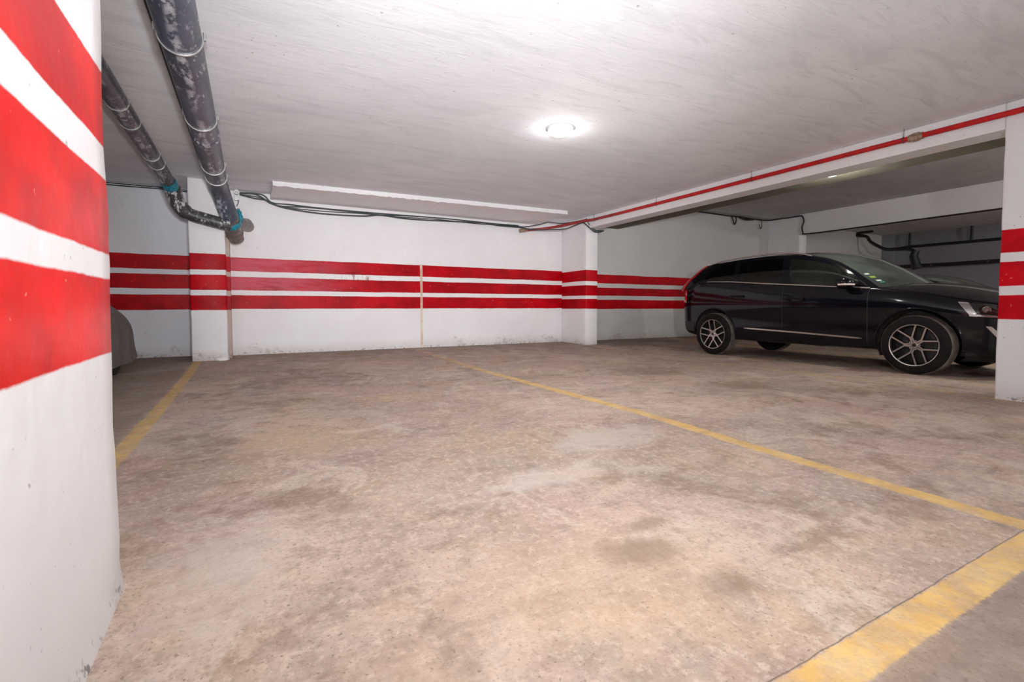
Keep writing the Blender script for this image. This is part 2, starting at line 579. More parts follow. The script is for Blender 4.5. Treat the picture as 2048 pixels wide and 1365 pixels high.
# low ceiling of the empty bay, its strip past the beam, and the raised ceiling beyond
wall_box('ceiling', -8.2, 8.3, -6.2, 12.3, 3.46, 3.56, M['ceil'], 'white plastered ceiling of the empty bay')
wall_box('ceiling_strip', 8.3, 10.2, -6.2, 11.7, 3.46, 3.56, M['olive'], 'ceiling strip past the beam, its shade painted olive')
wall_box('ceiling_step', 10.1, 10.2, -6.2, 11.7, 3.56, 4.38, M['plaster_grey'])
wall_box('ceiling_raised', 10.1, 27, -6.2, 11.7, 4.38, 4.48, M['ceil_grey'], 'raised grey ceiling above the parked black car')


def rough_pillar(name, x0, x1, y0, y1, z0, z1, mat, label, amp=.006, flare=0., n=(6, 10, 40)):
    """box pillar with slightly uneven plaster faces and softened arrises"""
    bm = bmesh.new()
    add_box(bm, x0, x1, y0, y1, z0, z1, .018)
    h = z1 - z0
    cuts = n[2]
    for k in range(1, cuts):
        bmesh.ops.bisect_plane(bm, geom=list(bm.verts) + list(bm.edges) + list(bm.faces), plane_co=(0, 0, z0 + h * k / cuts), plane_no=(0, 0, 1))
    for k in range(1, n[1]):
        bmesh.ops.bisect_plane(bm, geom=list(bm.verts) + list(bm.edges) + list(bm.faces), plane_co=(0, y0 + (y1 - y0) * k / n[1], 0), plane_no=(0, 1, 0))
    from mathutils import noise as mn
    cx, cy = (x0 + x1) / 2, (y0 + y1) / 2
    for v in bm.verts:
        d = Vector((1 if v.co.x > cx else -1, 1 if v.co.y > cy else -1, 0))
        a = mn.noise(v.co * 3.1) * amp + mn.noise(v.co * 11) * amp * .5
        v.co += d * a
        if flare:
            t = max(0, 1 - (v.co.z - z0) / .16)
            v.co.x += flare * t * t * (1 if v.co.x > cx else 0)
    return struct(obj(name, bm, mat, smooth=50), label)


rough_pillar('pillar_front_left', -1.1 * U, -.483 * U, .85 * U, 2.44 * U, -.2 * U, 3.46 * U, M['pillar_d'],
             'big red and white striped pillar filling the left edge', .006, .03)
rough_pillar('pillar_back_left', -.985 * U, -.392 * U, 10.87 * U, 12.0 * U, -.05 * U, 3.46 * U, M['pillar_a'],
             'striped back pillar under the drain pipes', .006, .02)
rough_pillar('pillar_back_centre', 8.07 * U, 8.47 * U, 10.53 * U, 11.7 * U, -.05 * U, 3.46 * U, M['pillar_b'],
             'striped white pillar at the far end of the red pipe', .004)
rough_pillar('pillar_front_right', 8.05 * U, 8.62 * U, 1.35 * U, 2.325 * U, -.18 * U, 3.46 * U, M['pillar_c'],
             'striped white pillar at the right edge in front of the car', .004)
rough_pillar('pillar_back_right', 17.7 * U, 18.12 * U, 10.45 * U, 11.7 * U, -.05 * U, 4.38 * U, M['plaster'],
             'plain white pillar behind the car roof', .004)
wall_box('trim_3', -.45, -.335, 11.3, 11.75, -.05, 2.75, M['pillar_side'], 'narrow pillar side strip, its shade painted tan, between the striped back pillar and the wall')
wall_box('beam_centre', 8.085, 8.465, -6, 11.7, 3.151, 3.46, M['plaster'], 'white ceiling beam carrying the red pipe', .006)
wall_box('beam_right', 17.7, 18.12, -6, 11.7, 3.655, 4.38, M['plaster'], 'white beam high behind the parked car', .006)

# shallow plastered soffit where ceiling meets the back wall
bm = bmesh.new()
f = [(.44, 10.43), (7.15, 10.11), (7.15, 11.7), (.44, 11.7)]
N = 120
rows = []
for zz in (3.47, 3.345):
    rows.append([])
from mathutils import noise as mn
top, low, back = [], [], []
for i in range(N + 1):
    t = i / N
    x = .44 + 6.71 * t
    y = 10.43 - .32 * t
    j = mn.noise(Vector((x * 5, 0, 0))) * .03 * (1.25 - t) + mn.noise(Vector((x * 14, 3, 0))) * .035 * (1.25 - t)
    top.append(V(x, y + .01 + mn.noise(Vector((x * 11, 9, 0))) * .05 * (1.25 - t), 3.47))
    low.append(V(x, y - .02 + j, 3.366 + j * .9))
    back.append(V(x, 11.72, 3.35))
add_grid(bm, [top, low, back, [p + Vector((0, 0, .1)) for p in back]])
for k in (0, -1):
    bm.verts.ensure_lookup_table()
for e in (0, N):
    vs = [bm.verts.new(top[e]), bm.verts.new(low[e]), bm.verts.new(back[e]), bm.verts.new(back[e] + Vector((0, 0, .1)))]
    bm.faces.new(vs)
bmesh.ops.remove_doubles(bm, verts=bm.verts, dist=.0004)
o = struct(obj('trim_2', bm, M['plaster'], smooth=40), 'shallow white soffit slab along the top of the back wall')


# ------------------------------------------------------------------ ceiling lamps
def lamp(label, x, y, z, r, mat):
    t = thing('ceiling_lamp', label, 'lamp', V(x, y, z), 'round ceiling lamps')
    bm = bmesh.new()
    add_lathe(bm, [(0, r * 1.0), (.012, r * 1.02), (.035, r), (.04, r * .9), (.02, r * .88)], (0, 0, 0), (0, 0, -1), 48)
    obj('lamp_base', bm, M['pvc'], t, 40)
    bm = bmesh.new()
    add_lathe(bm, [(.025, r * .9), (.05, r * .84), (.066, r * .6), (.072, r * .3), (.073, 0)], (0, 0, 0), (0, 0, -1), 48)
    obj('diffuser', bm, mat, t, 60)
    return t


lamp('lit round white ceiling lamp above the empty bay', 3.80, 5.55, 3.46, .135, M['lamp'])
lamp('lit lamp half hidden behind the white beam', 9.25, 4.95, 3.46, .135, M['lamp_warm'])


# ------------------------------------------------------------------ drain pipes
def cut(path, a, b):
    return [p for p in path if a <= p.y <= b]


# big pipe
root = thing('drain_pipe', 'thick dark drain pipe hung under the ceiling, elbow at its end', 'pipe', V(-.4625, 3, 3.27))
off = -root.location
R1 = .158 * U
path = [V(-.4625, -2.5, 3.27), V(-.4625, 3, 3.27), V(-.4625, 9.7, 3.27)] + catmull([V(-.4625, 9.85, 3.265), V(-.45, 10.2, 3.2), V(-.395, 10.5, 3.035), V(-.30, 10.75, 2.72)], 5)
bm = bmesh.new()
add_tube(bm, [p + off for p in path], R1, 28)
for yy in (4.0, 7.6):
    add_tube(bm, [V(-.4625, yy - .22, 3.27) + off, V(-.4625, yy - .2, 3.27) + off, V(-.4625, yy, 3.27) + off, V(-.4625, yy + .02, 3.27) + off],
             [R1, R1 * 1.05, R1 * 1.05, R1], 28, False)
obj('pipe_run', bm, M['pipe_dark'], root, 50)
bm = bmesh.new()
endp = [V(-.31, 10.72, 2.76), V(-.277, 10.85, 2.62), V(-.235, 11.0, 2.49), V(-.2, 11.13, 2.385)]
add_tube(bm, [p + off for p in endp], [R1 * .99, R1 * .95, R1 * .92, R1 * .86], 24)
for q in (.35, .62):
    p = endp[1].lerp(endp[3], q)
    add_ring(bm, p + off, endp[3] - endp[1], R1 * .93, .008, 28, 6)
obj('end_socket', bm, M['pipe_brown'], root, 50)
bm = bmesh.new()
add_tube(bm, [V(-.26, 10.92, 2.64) + off, V(-.15, 11.15, 2.70) + off, V(-.03, 11.45, 2.74) + off, V(.0, 11.72, 2.74) + off], [R1 * .8, R1 * .82, R1 * .8, R1 * .78], 20)
obj('wall_branch', bm, M['pipe_brown'], root, 50)
bm = bmesh.new()
d = (endp[3] - endp[0]).normalized()
c0 = endp[0].lerp(endp[1], .5)
pts = [c0 + d * t for t in (0, .02, .05, .075, .09)]
add_tube(bm, [p + off for p in pts], [R1 * 1.03, R1 * 1.12, R1 * 1.10, R1 * 1.14, R1 * 1.03], 28, False)
obj('blue_joint_tape', bm, M['blue'], root, 60)['label'] = 'blue sealing tape'
bm = bmesh.new()
add_tube(bm, catmull([V(-.12, 10.92, 2.70) + off, V(-.12, 10.93, 2.80) + off, V(-.145, 10.95, 2.90) + off, V(-.18, 10.96, 2.95) + off], 4), [.03 + .006 * math.sin(i * 1.9) for i in range(13)], 10)
obj('blue_branch_tape', bm, M['blue'], root, 60)
for yy in (4.9, 6.85, 9.0, 9.75, 10.3):
    bm = bmesh.new()
    yc = yy
    cen = V(-.4625, yc, 3.27) if yc < 10 else V(-.45, yc, 3.2)
    add_ring(bm, cen + off, (0, 1, 0) if yc < 10 else (.1, 1, -.3), R1 * 1.03, .006, 40, 6, 1.2)
    for sx in (-1, 1):
        p = cen + Vector((sx * (R1 + .012), 0, .018)) + off
        add_tube(bm, [p - Vector((0, 0, .02)), p + Vector((0, 0, .03))], .010, 8)
    add_tube(bm, [cen + off + Vector((0, 0, R1)), cen + off + Vector((0, 0, (3.46 * U - cen.z)))], .005, 6)
    obj('pipe_clamp', bm, M['steel'], root, 50)

bm = bmesh.new()
add_tube(bm, [p + off for p in (V(-.655, -2.5, 3.36), V(-.655, 6, 3.36), V(-.65, 9.9, 3.36))], .008, 8)
obj('side_tube', bm, M['cable_blk'], root, 60)  # thin dark tube along the big pipe's left side

# smaller pipe on the left, turning along the back pillar into the big one
root = thing('drain_pipe', 'thinner scraped drain pipe with an elbow, left of the thick one', 'pipe', V(-1.256, 6, 3.32))
off = -root.location
R2 = .106 * U
path = [V(-1.256, -2.5, 3.32), V(-1.256, 9.3, 3.32)] + catmull([V(-1.256, 9.6, 3.315), V(-1.22, 10.05, 3.24), V(-1.165, 10.38, 3.13)], 4)
bm = bmesh.new()
add_tube(bm, [p + off for p in path], R2, 24)
obj('pipe_run', bm, M['pipe_left'], root, 50)
bm = bmesh.new()
path = catmull([V(-1.165, 10.38, 3.13), V(-1.12, 10.55, 2.95), V(-1.03, 10.66, 2.80), V(-.90, 10.68, 2.725), V(-.735, 10.68, 2.68), V(-.42, 10.68, 2.605), V(-.31, 10.72, 2.59)], 5)
rr = [R2 * 1.24 if i < 13 else R2 * 1.08 for i in range(len(path))]
add_tube(bm, [p + off for p in path], rr, 24)
o = obj('elbow', bm, pipe_mat('elbow_scraped', srgb(60, 58, 60), 1.), root, 50)
o['label'] = 'elbow smeared with white plaster'
bm = bmesh.new()
a, b = V(-1.20, 10.18, 3.20), V(-1.165, 10.38, 3.13)
add_tube(bm, [a.lerp(b, t) + off for t in (0, .15, .5, .8, 1)], [R2 * 1.03, R2 * 1.14, R2 * 1.11, R2 * 1.15, R2 * 1.04], 24, False)
obj('blue_joint_tape', bm, M['blue'], root, 60)['label'] = 'blue sealing tape'
for yy in (6.9, 7.55, 9.0, 9.5):
    bm = bmesh.new()
    cen = V(-1.256, yy, 3.32)
    add_tube(bm, [cen + off + Vector((0, 0, R2)), cen + off + Vector((0, 0, .137 * U))], .004, 6)
    add_ring(bm, cen + off, (0, 1, 0), R2 * 1.04, .005, 36, 6, 1.2)
    for sx in (-1, 1):
        p = cen + Vector((sx * (R2 + .01), 0, .01)) + off
        add_tube(bm, [p - Vector((0, 0, .015)), p + Vector((0, 0, .022))], .008, 8)
    obj('pipe_clamp', bm, M['steel'], root, 50)

# ------------------------------------------------------------------ red sprinkler pipe
root = thing('sprinkler_pipe', 'long red water pipe along the white beam with a brass coupling', 'pipe', V(7.98, 3.2, 3.306))
off = -root.location
r3 = .036 * U
bm = bmesh.new()
path = [V(7.985, -3, 3.306), V(7.985, 3.0, 3.306), V(7.985, 9.2, 3.306)]
add_tube(bm, [p + off for p in path], r3, 14)
obj('pipe_run', bm, M['redpipe'], root, 50)
bm = bmesh.new()
path = catmull([V(7.985, 9.2, 3.306), V(7.97, 10.1, 3.31), V(7.9, 10.45, 3.315), V(7.61, 10.95, 3.259), V(7.267, 11.35, 3.205), V(6.9, 11.52, 3.165), V(6.74, 11.58, 3.15)], 5)
add_tube(bm, [p + off for p in path], r3, 14)
obj('bent_end', bm, M['dredpipe'], root, 50)
bm = bmesh.new()
add_lathe(bm, [(-.06, r3), (-.06, r3 * 1.35), (-.028, r3 * 1.4), (-.028, r3 * 1.65), (.028, r3 * 1.65), (.028, r3 * 1.4), (.06, r3 * 1.35), (.06, r3)], V(7.985, 3.18, 3.306) + off, (0, 1, 0), 8)
obj('coupling', bm, M['rust'], root, 30)
bm = bmesh.new()
add_tube(bm, [V(6.76, 11.5, 3.15) + off, V(6.66, 11.7, 3.14) + off], r3 * 1.5, 10)
obj('end_fitting', bm, M['rust'], root, 40)
for yy in (3.32, 5.6, 7.9, 10.1):
    bm = bmesh.new()
    p = V(7.985, yy, 3.306) + off
    add_ring(bm, p, (0, 1, 0), r3 * 1.1, .003, 20, 5, 2)
    add_tube(bm, [p + Vector((0, 0, r3)), p + Vector((0, 0, .154 * U))], .003, 6)
    obj('hanger', bm, M['dsteel'], root, 50)


# ------------------------------------------------------------------ cables
def cable_run(parent, pts, r=.0105, mat='cable', n=5, name='cable'):
    bm = bmesh.new()
    add_tube(bm, [p - parent.location for p in catmull([V(*p) for p in pts], n)], r, 8)
    return obj(name, bm, M[mat], parent, 60)


root = thing('cable_bundle', 'sagging bundle of dark cables below the white soffit', 'cable', V(3, 11.55, 3.3))
Yc = 11.6
A = [(-.133, 3.418), (.283, 3.42), (.465, 3.272), (.808, 3.265), (1.486, 3.247), (2.7, 3.25), (4.258, 3.272), (5.339, 3.265), (6.55, 3.245)]
B = [(-.133, 3.40), (.172, 3.405), (.428, 3.268), (.653, 3.208), (1.162, 3.237), (1.991, 3.229), (2.792, 3.213), (3.503, 3.253), (4.52, 3.27), (5.509, 3.254), (6.55, 3.262)]
Cc = [(-.134, 3.371), (.134, 3.32), (.354, 3.302), (.653, 3.187), (1.402, 3.122), (2.339, 3.145), (2.792, 3.204), (3.502, 3.173), (4.787, 3.219), (5.509, 3.243), (5.915, 3.209), (6.55, 3.21)]
D = [(-.134, 3.385), (.25, 3.36), (.45, 3.25), (.75, 3.2), (1.5, 3.19), (2.4, 3.215), (3.2, 3.21), (4.2, 3.24), (5.2, 3.22), (6.0, 3.235), (6.55, 3.23)]
tail_up = [(6.694, 11.45, 3.22), (6.98, 11.2, 3.27), (7.2, 11.05, 3.33), (7.549, 11.0, 3.31), (7.869, 10.9, 3.36), (8.02, 10.52, 3.38), (8.03, 10.46, 3.40)]
tail_lo = [(6.75, 11.2, 3.12), (7.1, 10.8, 3.08), (7.40, 10.55, 3.09), (7.65, 10.44, 3.19), (7.88, 10.42, 3.268), (8.06, 10.42, 3.172), (8.269, 10.42, 3.059), (8.46, 10.42, 3.066), (8.58, 10.42, 3.11)]
cable_run(root, [(x, Yc, z) for x, z in A] + tail_up)
cable_run(root, [(x, Yc - .02, z) for x, z in B])
cable_run(root, [(x, Yc - .04, z) for x, z in Cc] + tail_lo, .012)
cable_run(root, [(x, Yc + .03, z) for x, z in D], .008)
cable_run(root, [(8.03, 10.44, 3.36), (8.07, 10.42, 3.25), (8.2, 10.40, 3.13), (8.36, 10.40, 3.10), (8.58, 10.42, 3.115)], .009)
cable_run(root, [(8.02, 10.43, 3.33), (8.10, 10.41, 3.2), (8.25, 10.39, 3.09), (8.40, 10.40, 3.08), (8.58, 10.42, 3.11)], .007)

t = thing('junction_box', 'small white junction box beside the thick drain pipe', 'junction box', V(-.19, 11.55, 3.41))
bm = bmesh.new()
add_lathe(bm, [(0, .0), (0, .036), (.045, .036), (.05, .03), (.05, 0)], (.0, .02, 0), (0, -1, 0), 24)
obj('cover', bm, M['pvc'], t, 40)
for dx in (-.010, .014):
    bm = bmesh.new()
    add_lathe(bm, [(0, 0), (0, .007), (.003, .007), (.003, 0)], (dx, -.030, -.006), (0, -1, 0), 10)
    obj('cable_hole', bm, M['black_hole'], t)
bm = bmesh.new()
add_box(bm, -.035, .035, .0, .06, -.125, -.045, .006)
obj('lower_box', bm, M['pvc'], t, 40)
bm = bmesh.new()
add_tube(bm, catmull([Vector((.02, -.0, -.12)), Vector((.022, -.02, -.16)), Vector((.01, -.06, -.2)), Vector((.0, -.10, -.235))], 4), .006, 8)
obj('drop_cable', bm, M['cable'], t, 60)

root = thing('cable_bundle', 'two thin dark cables along the top of the shaded left wall', 'cable', V(-3, 11.95, 3.44))
cable_run(root, [(-8, 11.96, 3.44), (-4, 11.96, 3.44), (-2.33, 11.96, 3.435), (-1.45, 11.96, 3.44), (-1.0, 11.96, 3.43)], .008, 'cable_blk')
cable_run(root, [(-8, 11.95, 3.40), (-4, 11.95, 3.40), (-2.33, 11.95, 3.395), (-1.45, 11.95, 3.41), (-1.0, 11.95, 3.395)], .008, 'cable_blk')

root = thing('cable_bundle', 'dark cable looping along the wall top behind the car', 'cable', V(14, 11.62, 4.34))
cable_run(root, [(10.3, 11.64, 4.33), (13.181, 11.64, 4.33), (14.6, 11.64, 4.33), (15.336, 11.64, 4.328), (16.003, 11.64, 4.335), (16.694, 11.64, 4.33), (17.3, 11.62, 4.33), (17.56, 11.5, 4.33), (17.63, 11.247, 4.335), (17.64, 10.823, 4.325), (17.64, 10.539, 4.325),
                 (17.64, 10.352, 4.30), (17.64, 10.286, 4.1), (17.64, 10.342, 3.927), (17.64, 10.307, 3.72), (17.65, 10.154, 3.64), (17.65, 8.5, 3.625), (17.65, 7.353, 3.625), (17.65, 5, 3.62), (17.65, 0, 3.62)], .02, 'cable_blk')
cable_run(root, [(15.5, 11.64, 4.33), (15.577, 11.62, 4.14), (15.651, 11.62, 4.04), (15.72, 11.62, 4.15), (15.738, 11.64, 4.33)], .017, 'cable_blk')
cable_run(root, [(17.2, 11.62, 4.34), (17.187, 11.6, 4.08), (17.112, 11.6, 3.995), (17.03, 11.6, 4.15)], .011, 'cable')
cable_run(root, [(15.9, 11.63, 4.33), (16.2, 11.6, 4.27), (16.5, 11.6, 4.28), (16.75, 11.63, 4.32)], .03, 'cable_blk')


# pipes on the dark end wall
def K(x, y, z):                              # surveyed at 27.6, brought in to the end wall at 26.7
    k = .967
    return V(x * k, y * k, 1 + (z - 1) * k)


root = thing('wall_pipe', 'thin dark pipe on two rods across the dark end wall', 'pipe', K(27.4, 10, 3.83))
off = -root.location
bm = bmesh.new()
add_tube(bm, [p + off for p in (K(27.35, 11.5, 3.81), K(27.35, 11.0, 3.847), K(27.35, 8.8, 3.83), K(27.35, 4, 3.82))], .045, 10)
obj('pipe_run', bm, M['cable_blk'], root, 50)
for yy in (11.0, 8.8):
    bm = bmesh.new()
    add_tube(bm, [K(27.35, yy, 3.80) + off, V(27.35 * .967, yy * .967, 4.38) + off], .035, 8)
    obj('support_rod', bm, M['cable_blk'], root, 50)
root = thing('wall_pipe', 'thick dark pipe running low across the dark end wall', 'pipe', K(27.3, 9, 2.92))
off = -root.location
bm = bmesh.new()
add_tube(bm, [p + off for p in (K(27.25, 11.6, 2.935), K(27.25, 9.28, 2.91), K(27.25, 4, 2.93))], .07 * U * 1.1, 14)
obj('pipe_run', bm, M['cable_blk'], root, 50)
for yy in (10.1, 8.2):
    bm = bmesh.new()
    add_ring(bm, K(27.25, yy, 2.915) + off, (0, 1, 0), .062, .012, 20, 6, 2)
    obj('pipe_collar', bm, M['dsteel'], root, 50)
root = thing('wall_pipe', 'crooked dark pipe bending down beside the dark end wall', 'pipe', K(26.8, 11, 4))
off = -root.location
kk = lambda *p: V(p[0] * .9, p[1] * .9, 1 + (p[2] - 1) * .9)
bm = bmesh.new()
add_tube(bm, [p + off for p in catmull([kk(26.8, 12.3, 4.72), kk(26.8, 12.9, 4.70), kk(26.8, 13.0, 4.60), kk(26.8, 12.553, 4.488), kk(26.8, 12.36, 4.2), kk(26.8, 11.903, 3.87), kk(26.8, 11.618, 3.76), kk(26.8, 10.9, 3.70), kk(26.8, 10.62, 3.60)], 4)], .05, 10)
obj('pipe_run', bm, M['cable_blk'], root, 50)
bm = bmesh.new()
add_tube(bm, [p + off for p in (kk(26.9, 10.578, 3.62), kk(26.9, 10.66, 3.34), kk(26.9, 10.50, 2.78))], [.10, .11, .13], 12)
obj('valve_body', bm, M['cable_blk'], root, 50)

# crumbled plaster at the foot of the striped back pillar
random.seed(3)
bm = bmesh.new()
bmesh.ops.create_icosphere(bm, subdivisions=3, radius=1)
for v in bm.verts:
    q = v.co.copy()
    k = 1 + .35 * mn.noise(q * 1.7) + .2 * mn.noise(q * 5)
    v.co = Vector((-.375 + q.x * .085 * k, 8.225 + q.y * .03 * k, -.005 + max(q.z, -.35) * .042 * k))
tag(obj('plaster_lump', bm, M['plaster'], smooth=30), 'crumbled white plaster lump at the foot of the striped pillar under the pipes', 'rubble')

# ------------------------------------------------------------------ covered car in the left bay
root = thing('covered_car', 'dark grey car end peeking out behind the big striped pillar', 'car', V(-2.95, 8.0, fz(8.5)))
off = -root.location
# flank profile: (y, z of shoulder line) from the far end towards the camera, and hem height
prof = [(10.44, .20), (10.36, .28), (10.285, .40), (10.275, .55), (10.25, .66), (10.15, .74), (10.03, .81), (9.8, .90), (9.54, .978), (9.25, 1.05), (8.98, 1.112), (8.70, 1.25), (8.4, 1.46), (7.9, 1.62), (6.8, 1.66), (5.8, 1.60), (5.3, 1.30), (5.05, .8), (5.0, .25)]
rows = []
xR, xL = -1.73, -4.05
xm = (xR + xL) / 2
for i, (y, z) in enumerate(prof):
    t = i / (len(prof) - 1)
    hem = interp(y, [5.0, 8.8, 9.9, 10.44], [.17, .155, .125, .2])
    hem = min(hem, z)
    row = []
    cab = 1 if z > 1.2 else 0
    endk = max(0., (y - 9.7) / .74) ** 2 * .03 + max(0, (5.6 - y) / .6) ** 2 * .2
    for s_, side in ((1, xR), (-1, xL)):
        pts = []
        for b in (0, .2, .45, .7, .9, 1.0):
            zz = hem + (z - hem) * b
            ins = (endk + .02 * b + max(0, zz - .9) * .28 + (.03 if b == 1 else 0))
            flare = .03 * (1 - b) ** 3
            rip = math.sin(y * 17 + b) * .008 * (1 - b)
            pts.append((side - s_ * (ins - flare + rip), zz))
        row.append(pts if s_ == 1 else pts[::-1])
    r, l = row
    mid = []
    for q in (.15, .35, .5, .65, .85):
        xx = r[-1][0] + (l[0][0] - r[-1][0]) * q
        mid.append((xx, z + .05 * math.sin(math.pi * q) * (.3 if z < .5 else 1)))
    rows.append([V(x, y + (.06 * math.sin(math.pi * (j / 16)) if i < 7 else 0), zz) + off for j, (x, zz) in enumerate(r + mid + l)])
bm = bmesh.new()
add_grid(bm, rows)
m = NT('car_cover_cloth')
c = m.mix(m.ramp(m.noise(3, 4), .3, .7), srgb(92, 88, 84), srgb(108, 104, 100))
cloth = m.principled(c, .8, normal=m.bump(m.noise(5, 3), .3, .02), spec=.2)
o = obj('body_shell', bm, cloth, root, 70)
md = o.modifiers.new('s', 'SUBSURF')
md.levels = md.render_levels = 2
for (x, y) in ((-1.97, 9.5), (-3.81, 9.5), (-1.97, 6.1), (-3.81, 6.1)):
    bm = bmesh.new()
    sgn = 1 if x > -3 else -1
    R = .43 * U
    zc = fz(y) * U + R
    add_lathe(bm, [(-.1, R * .6), (-.10, R * .9), (-.08, R), (.08, R), (.10, R * .9), (.1, R * .6), (.08, R * .55), (.08, 0)], V(x, y, 0) + Vector((0, 0, zc)) + off, (sgn, 0, 0), 36)
    obj('wheel', bm, M['black_hole'], root, 50)

# ------------------------------------------------------------------ the black sport utility car
pm = NT('car_paint')
pn = pm.noise(2.5, 3)
M['paint'] = pm.principled(pm.mix(pn, (.0025, .0025, .004, 1), (.004, .004, .007, 1)), .07, spec=.26)
M['clad'] = plain('bumper_cladding', srgb(38, 37, 38), .55)
M['liner'] = plain('arch_liner', srgb(30, 28, 27), .8)
M['dust'] = plain('dusty_mudflap', srgb(92, 82, 76), .8, var=.25)
M['chrome'] = plain('chrome_trim', srgb(205, 196, 188), .22, .9, var=.05)
M['silver'] = plain('alloy_silver', srgb(196, 188, 184), .25, .85, var=.06)
M['alloy_dark'] = plain('alloy_dark', srgb(30, 28, 28), .5, .3)
m = NT('tyre_rubber')
mask = m.ramp(m.noise(5, 4, .7), .35, .7)
M['tyre'] = m.principled(m.mix(mask, srgb(9, 9, 9), srgb(20, 18, 17)), .75, spec=.2)
m = NT('tyre_tread')
c = m.mix(m.ramp(m.noise(7, 4, .7), .35, .7), srgb(84, 76, 71), srgb(120, 110, 103))
M['tread'] = m.principled(c, .9, spec=.15)
M['dark_in'] = plain('cabin_black', srgb(24, 25, 26), .7)
M['seat'] = plain('seat_leather', srgb(46, 46, 47), .55)
M['glass_tint'] = glass_mat('privacy_glass', (.02, .025, .022, 1), .9)
M['glass_side'] = glass_mat('front_door_glass', (.30, .36, .33, 1), .9, haze=.015)
M['glass_ws'] = glass_mat('windscreen_glass', (.50, .62, .53, 1), 1., haze=.11)
M['glass_lamp'] = glass_mat('headlamp_glass', (.7, .72, .72, 1), .9)
M['taillight'] = plain('red_lens', srgb(150, 6, 18), .15, coat=1., var=.2)
M['taillit'] = plain('bright_red_lens', srgb(225, 14, 24), .15, coat=1., var=.1)
M['paper'] = plain('paper', srgb(205, 225, 212), .7, var=.04)
M['green'] = plain('green_sticker', srgb(150, 190, 70), .5)
M['teal'] = plain('teal_sticker', srgb(70, 165, 160), .5)
M['amber'] = plain('pale_lens', srgb(245, 222, 206), .3)

CX, CY, CZ = 8.084, 5.71, -.07
WB = 2.91
car = thing('car', 'glossy black sport utility car parked nose out with silver alloy wheels', 'car', (CX, CY, CZ))
car.rotation_euler = (0, 0, 0)


def L(s, u, z):                              # car local: forward s, right u, up z
    return Vector((-u, -s, z))


ST = [-.90, -.86, -.76, -.55, -.15, .30, .90, 1.50, 2.10, 2.40, 2.70, 3.05, 3.35, 3.58, 3.74, 3.83, 3.88]
Wd = [.52, .68, .80, .885, .92, .935, .942, .942, .940, .937, .930, .910, .870, .800, .690, .560, .42]
Z7 = [1.14, 1.17, 1.20, 1.25, 1.29, 1.265, 1.205, 1.155, 1.108, 1.085, 1.050, .985, .915, .875, .845, .80, .74]
Z9 = [1.14, 1.17, 1.19, 1.23, 1.24, 1.20, 1.14, 1.09, 1.06, 1.12, 1.180, 1.150, 1.085, 1.015, .945, .87, .77]
ZB = [.42, .38, .34, .30, .28, .265, .26, .26, .26, .26, .26, .25, .23, .22, .22, .24, .28]
REAR = [.16, .13, .07, .02, 0, 0, .02, .06, .08, .08]
FRNT = [-.14, -.12, -.06, -.02, 0, 0, -.02, -.06, -.04, 0]


def tub():
    bm = bmesh.new()
    R_, L_ = [], []
    for i, s in enumerate(ST):
        W, z7, z9, zb = Wd[i], Z7[i], Z9[i], ZB[i]
        z5 = min(.86, z7 - .17)
        z6 = z7 - .085
        lv = [(0, zb + .02), (.80 * W, zb), (.945 * W, zb + .035), (.982 * W, min(.43, z7 * .45)), (.975 * W, min(.62, z7 * .62)),
              (1.0 * W, z5), (.985 * W, z6), (.945 * W, z7), (.66 * W, z7 + (z9 - z7) * .72), (0, z9)]
        wr = max(0, 1 - (s + .90) / .35)
        wf = max(0, 1 - (3.88 - s) / .35)
        ra, la = [], []
        for j, (u, z) in enumerate(lv):
            ss = s + REAR[j] * wr + FRNT[j] * wf
            a = bm.verts.new(L(ss, u, z))
            ra.append(a)
            la.append(a if u == 0 else bm.verts.new(L(ss, -u, z)))
        R_.append(ra)
        L_.append(la)
    for i in range(len(ST) - 1):
        for S in (R_, L_):
            for j in range(9):
                bm.faces.new((S[i][j], S[i][j + 1], S[i + 1][j + 1], S[i + 1][j]))
    for i in (0, len(ST) - 1):
        for j in range(9):
            vs = [R_[i][j], R_[i][j + 1], L_[i][j + 1], L_[i][j]]
            vs = list(dict.fromkeys(vs))
            bm.faces.new(vs)
    # crisper belt, waist and sill
    cr = bm.edges.layers.float.new('crease_edge')
    for S in (R_, L_):
        for j, c in ((7, .55), (5, .35), (2, .5)):
            for i in range(1, len(ST) - 2):
                e = bm.edges.get((S[i][j], S[i + 1][j]))
                if e:
                    e[cr] = c
    return bm


body = obj('body', tub(), M['paint'], None, None)
body.data.materials.append(M['liner'])
ss = body.modifiers.new('s', 'SUBSURF')
ss.levels = ss.render_levels = 3
cutters = []
for s in (0, WB):
    for sd in (1, -1):
        bm = bmesh.new()
        prof = [(.60, 0), (.60, .425), (1.3, .425), (1.3, 0)]
        add_lathe(bm, [(a * sd, r) for a, r in prof], L(s, 0, .385), (-1, 0, 0), 56)
        c = obj('arch_cut', bm, M['liner'])
        cutters.append(c)
        b = body.modifiers.new('b', 'BOOLEAN')
        b.operation = 'DIFFERENCE'
        b.object = c
        b.solver = 'EXACT'
        b.material_mode = 'TRANSFER'
dg = bpy.context.evaluated_depsgraph_get()
ev = body.evaluated_get(dg)
me = bpy.data.meshes.new_from_object(ev)
mats = [m_ for m_ in me.materials]
for c in cutters:
    bpy.data.objects.remove(c)
body.modifiers.clear()
body.data = me
for p in me.polygons:
    p.use_smooth = True
me.set_sharp_from_angle(angle=math.radians(32))
bmt = bmesh.new()
bmt.from_mesh(me)
BVH = BVHTree.FromBMesh(bmt)
bmt.free()
body.parent = car


def side_u(s, z, sd=1):
    h = BVH.ray_cast(Vector((-2.5 * sd, -s, z)), Vector((sd, 0, 0)))
    return (-h[0].x * sd) if h[0] else .7


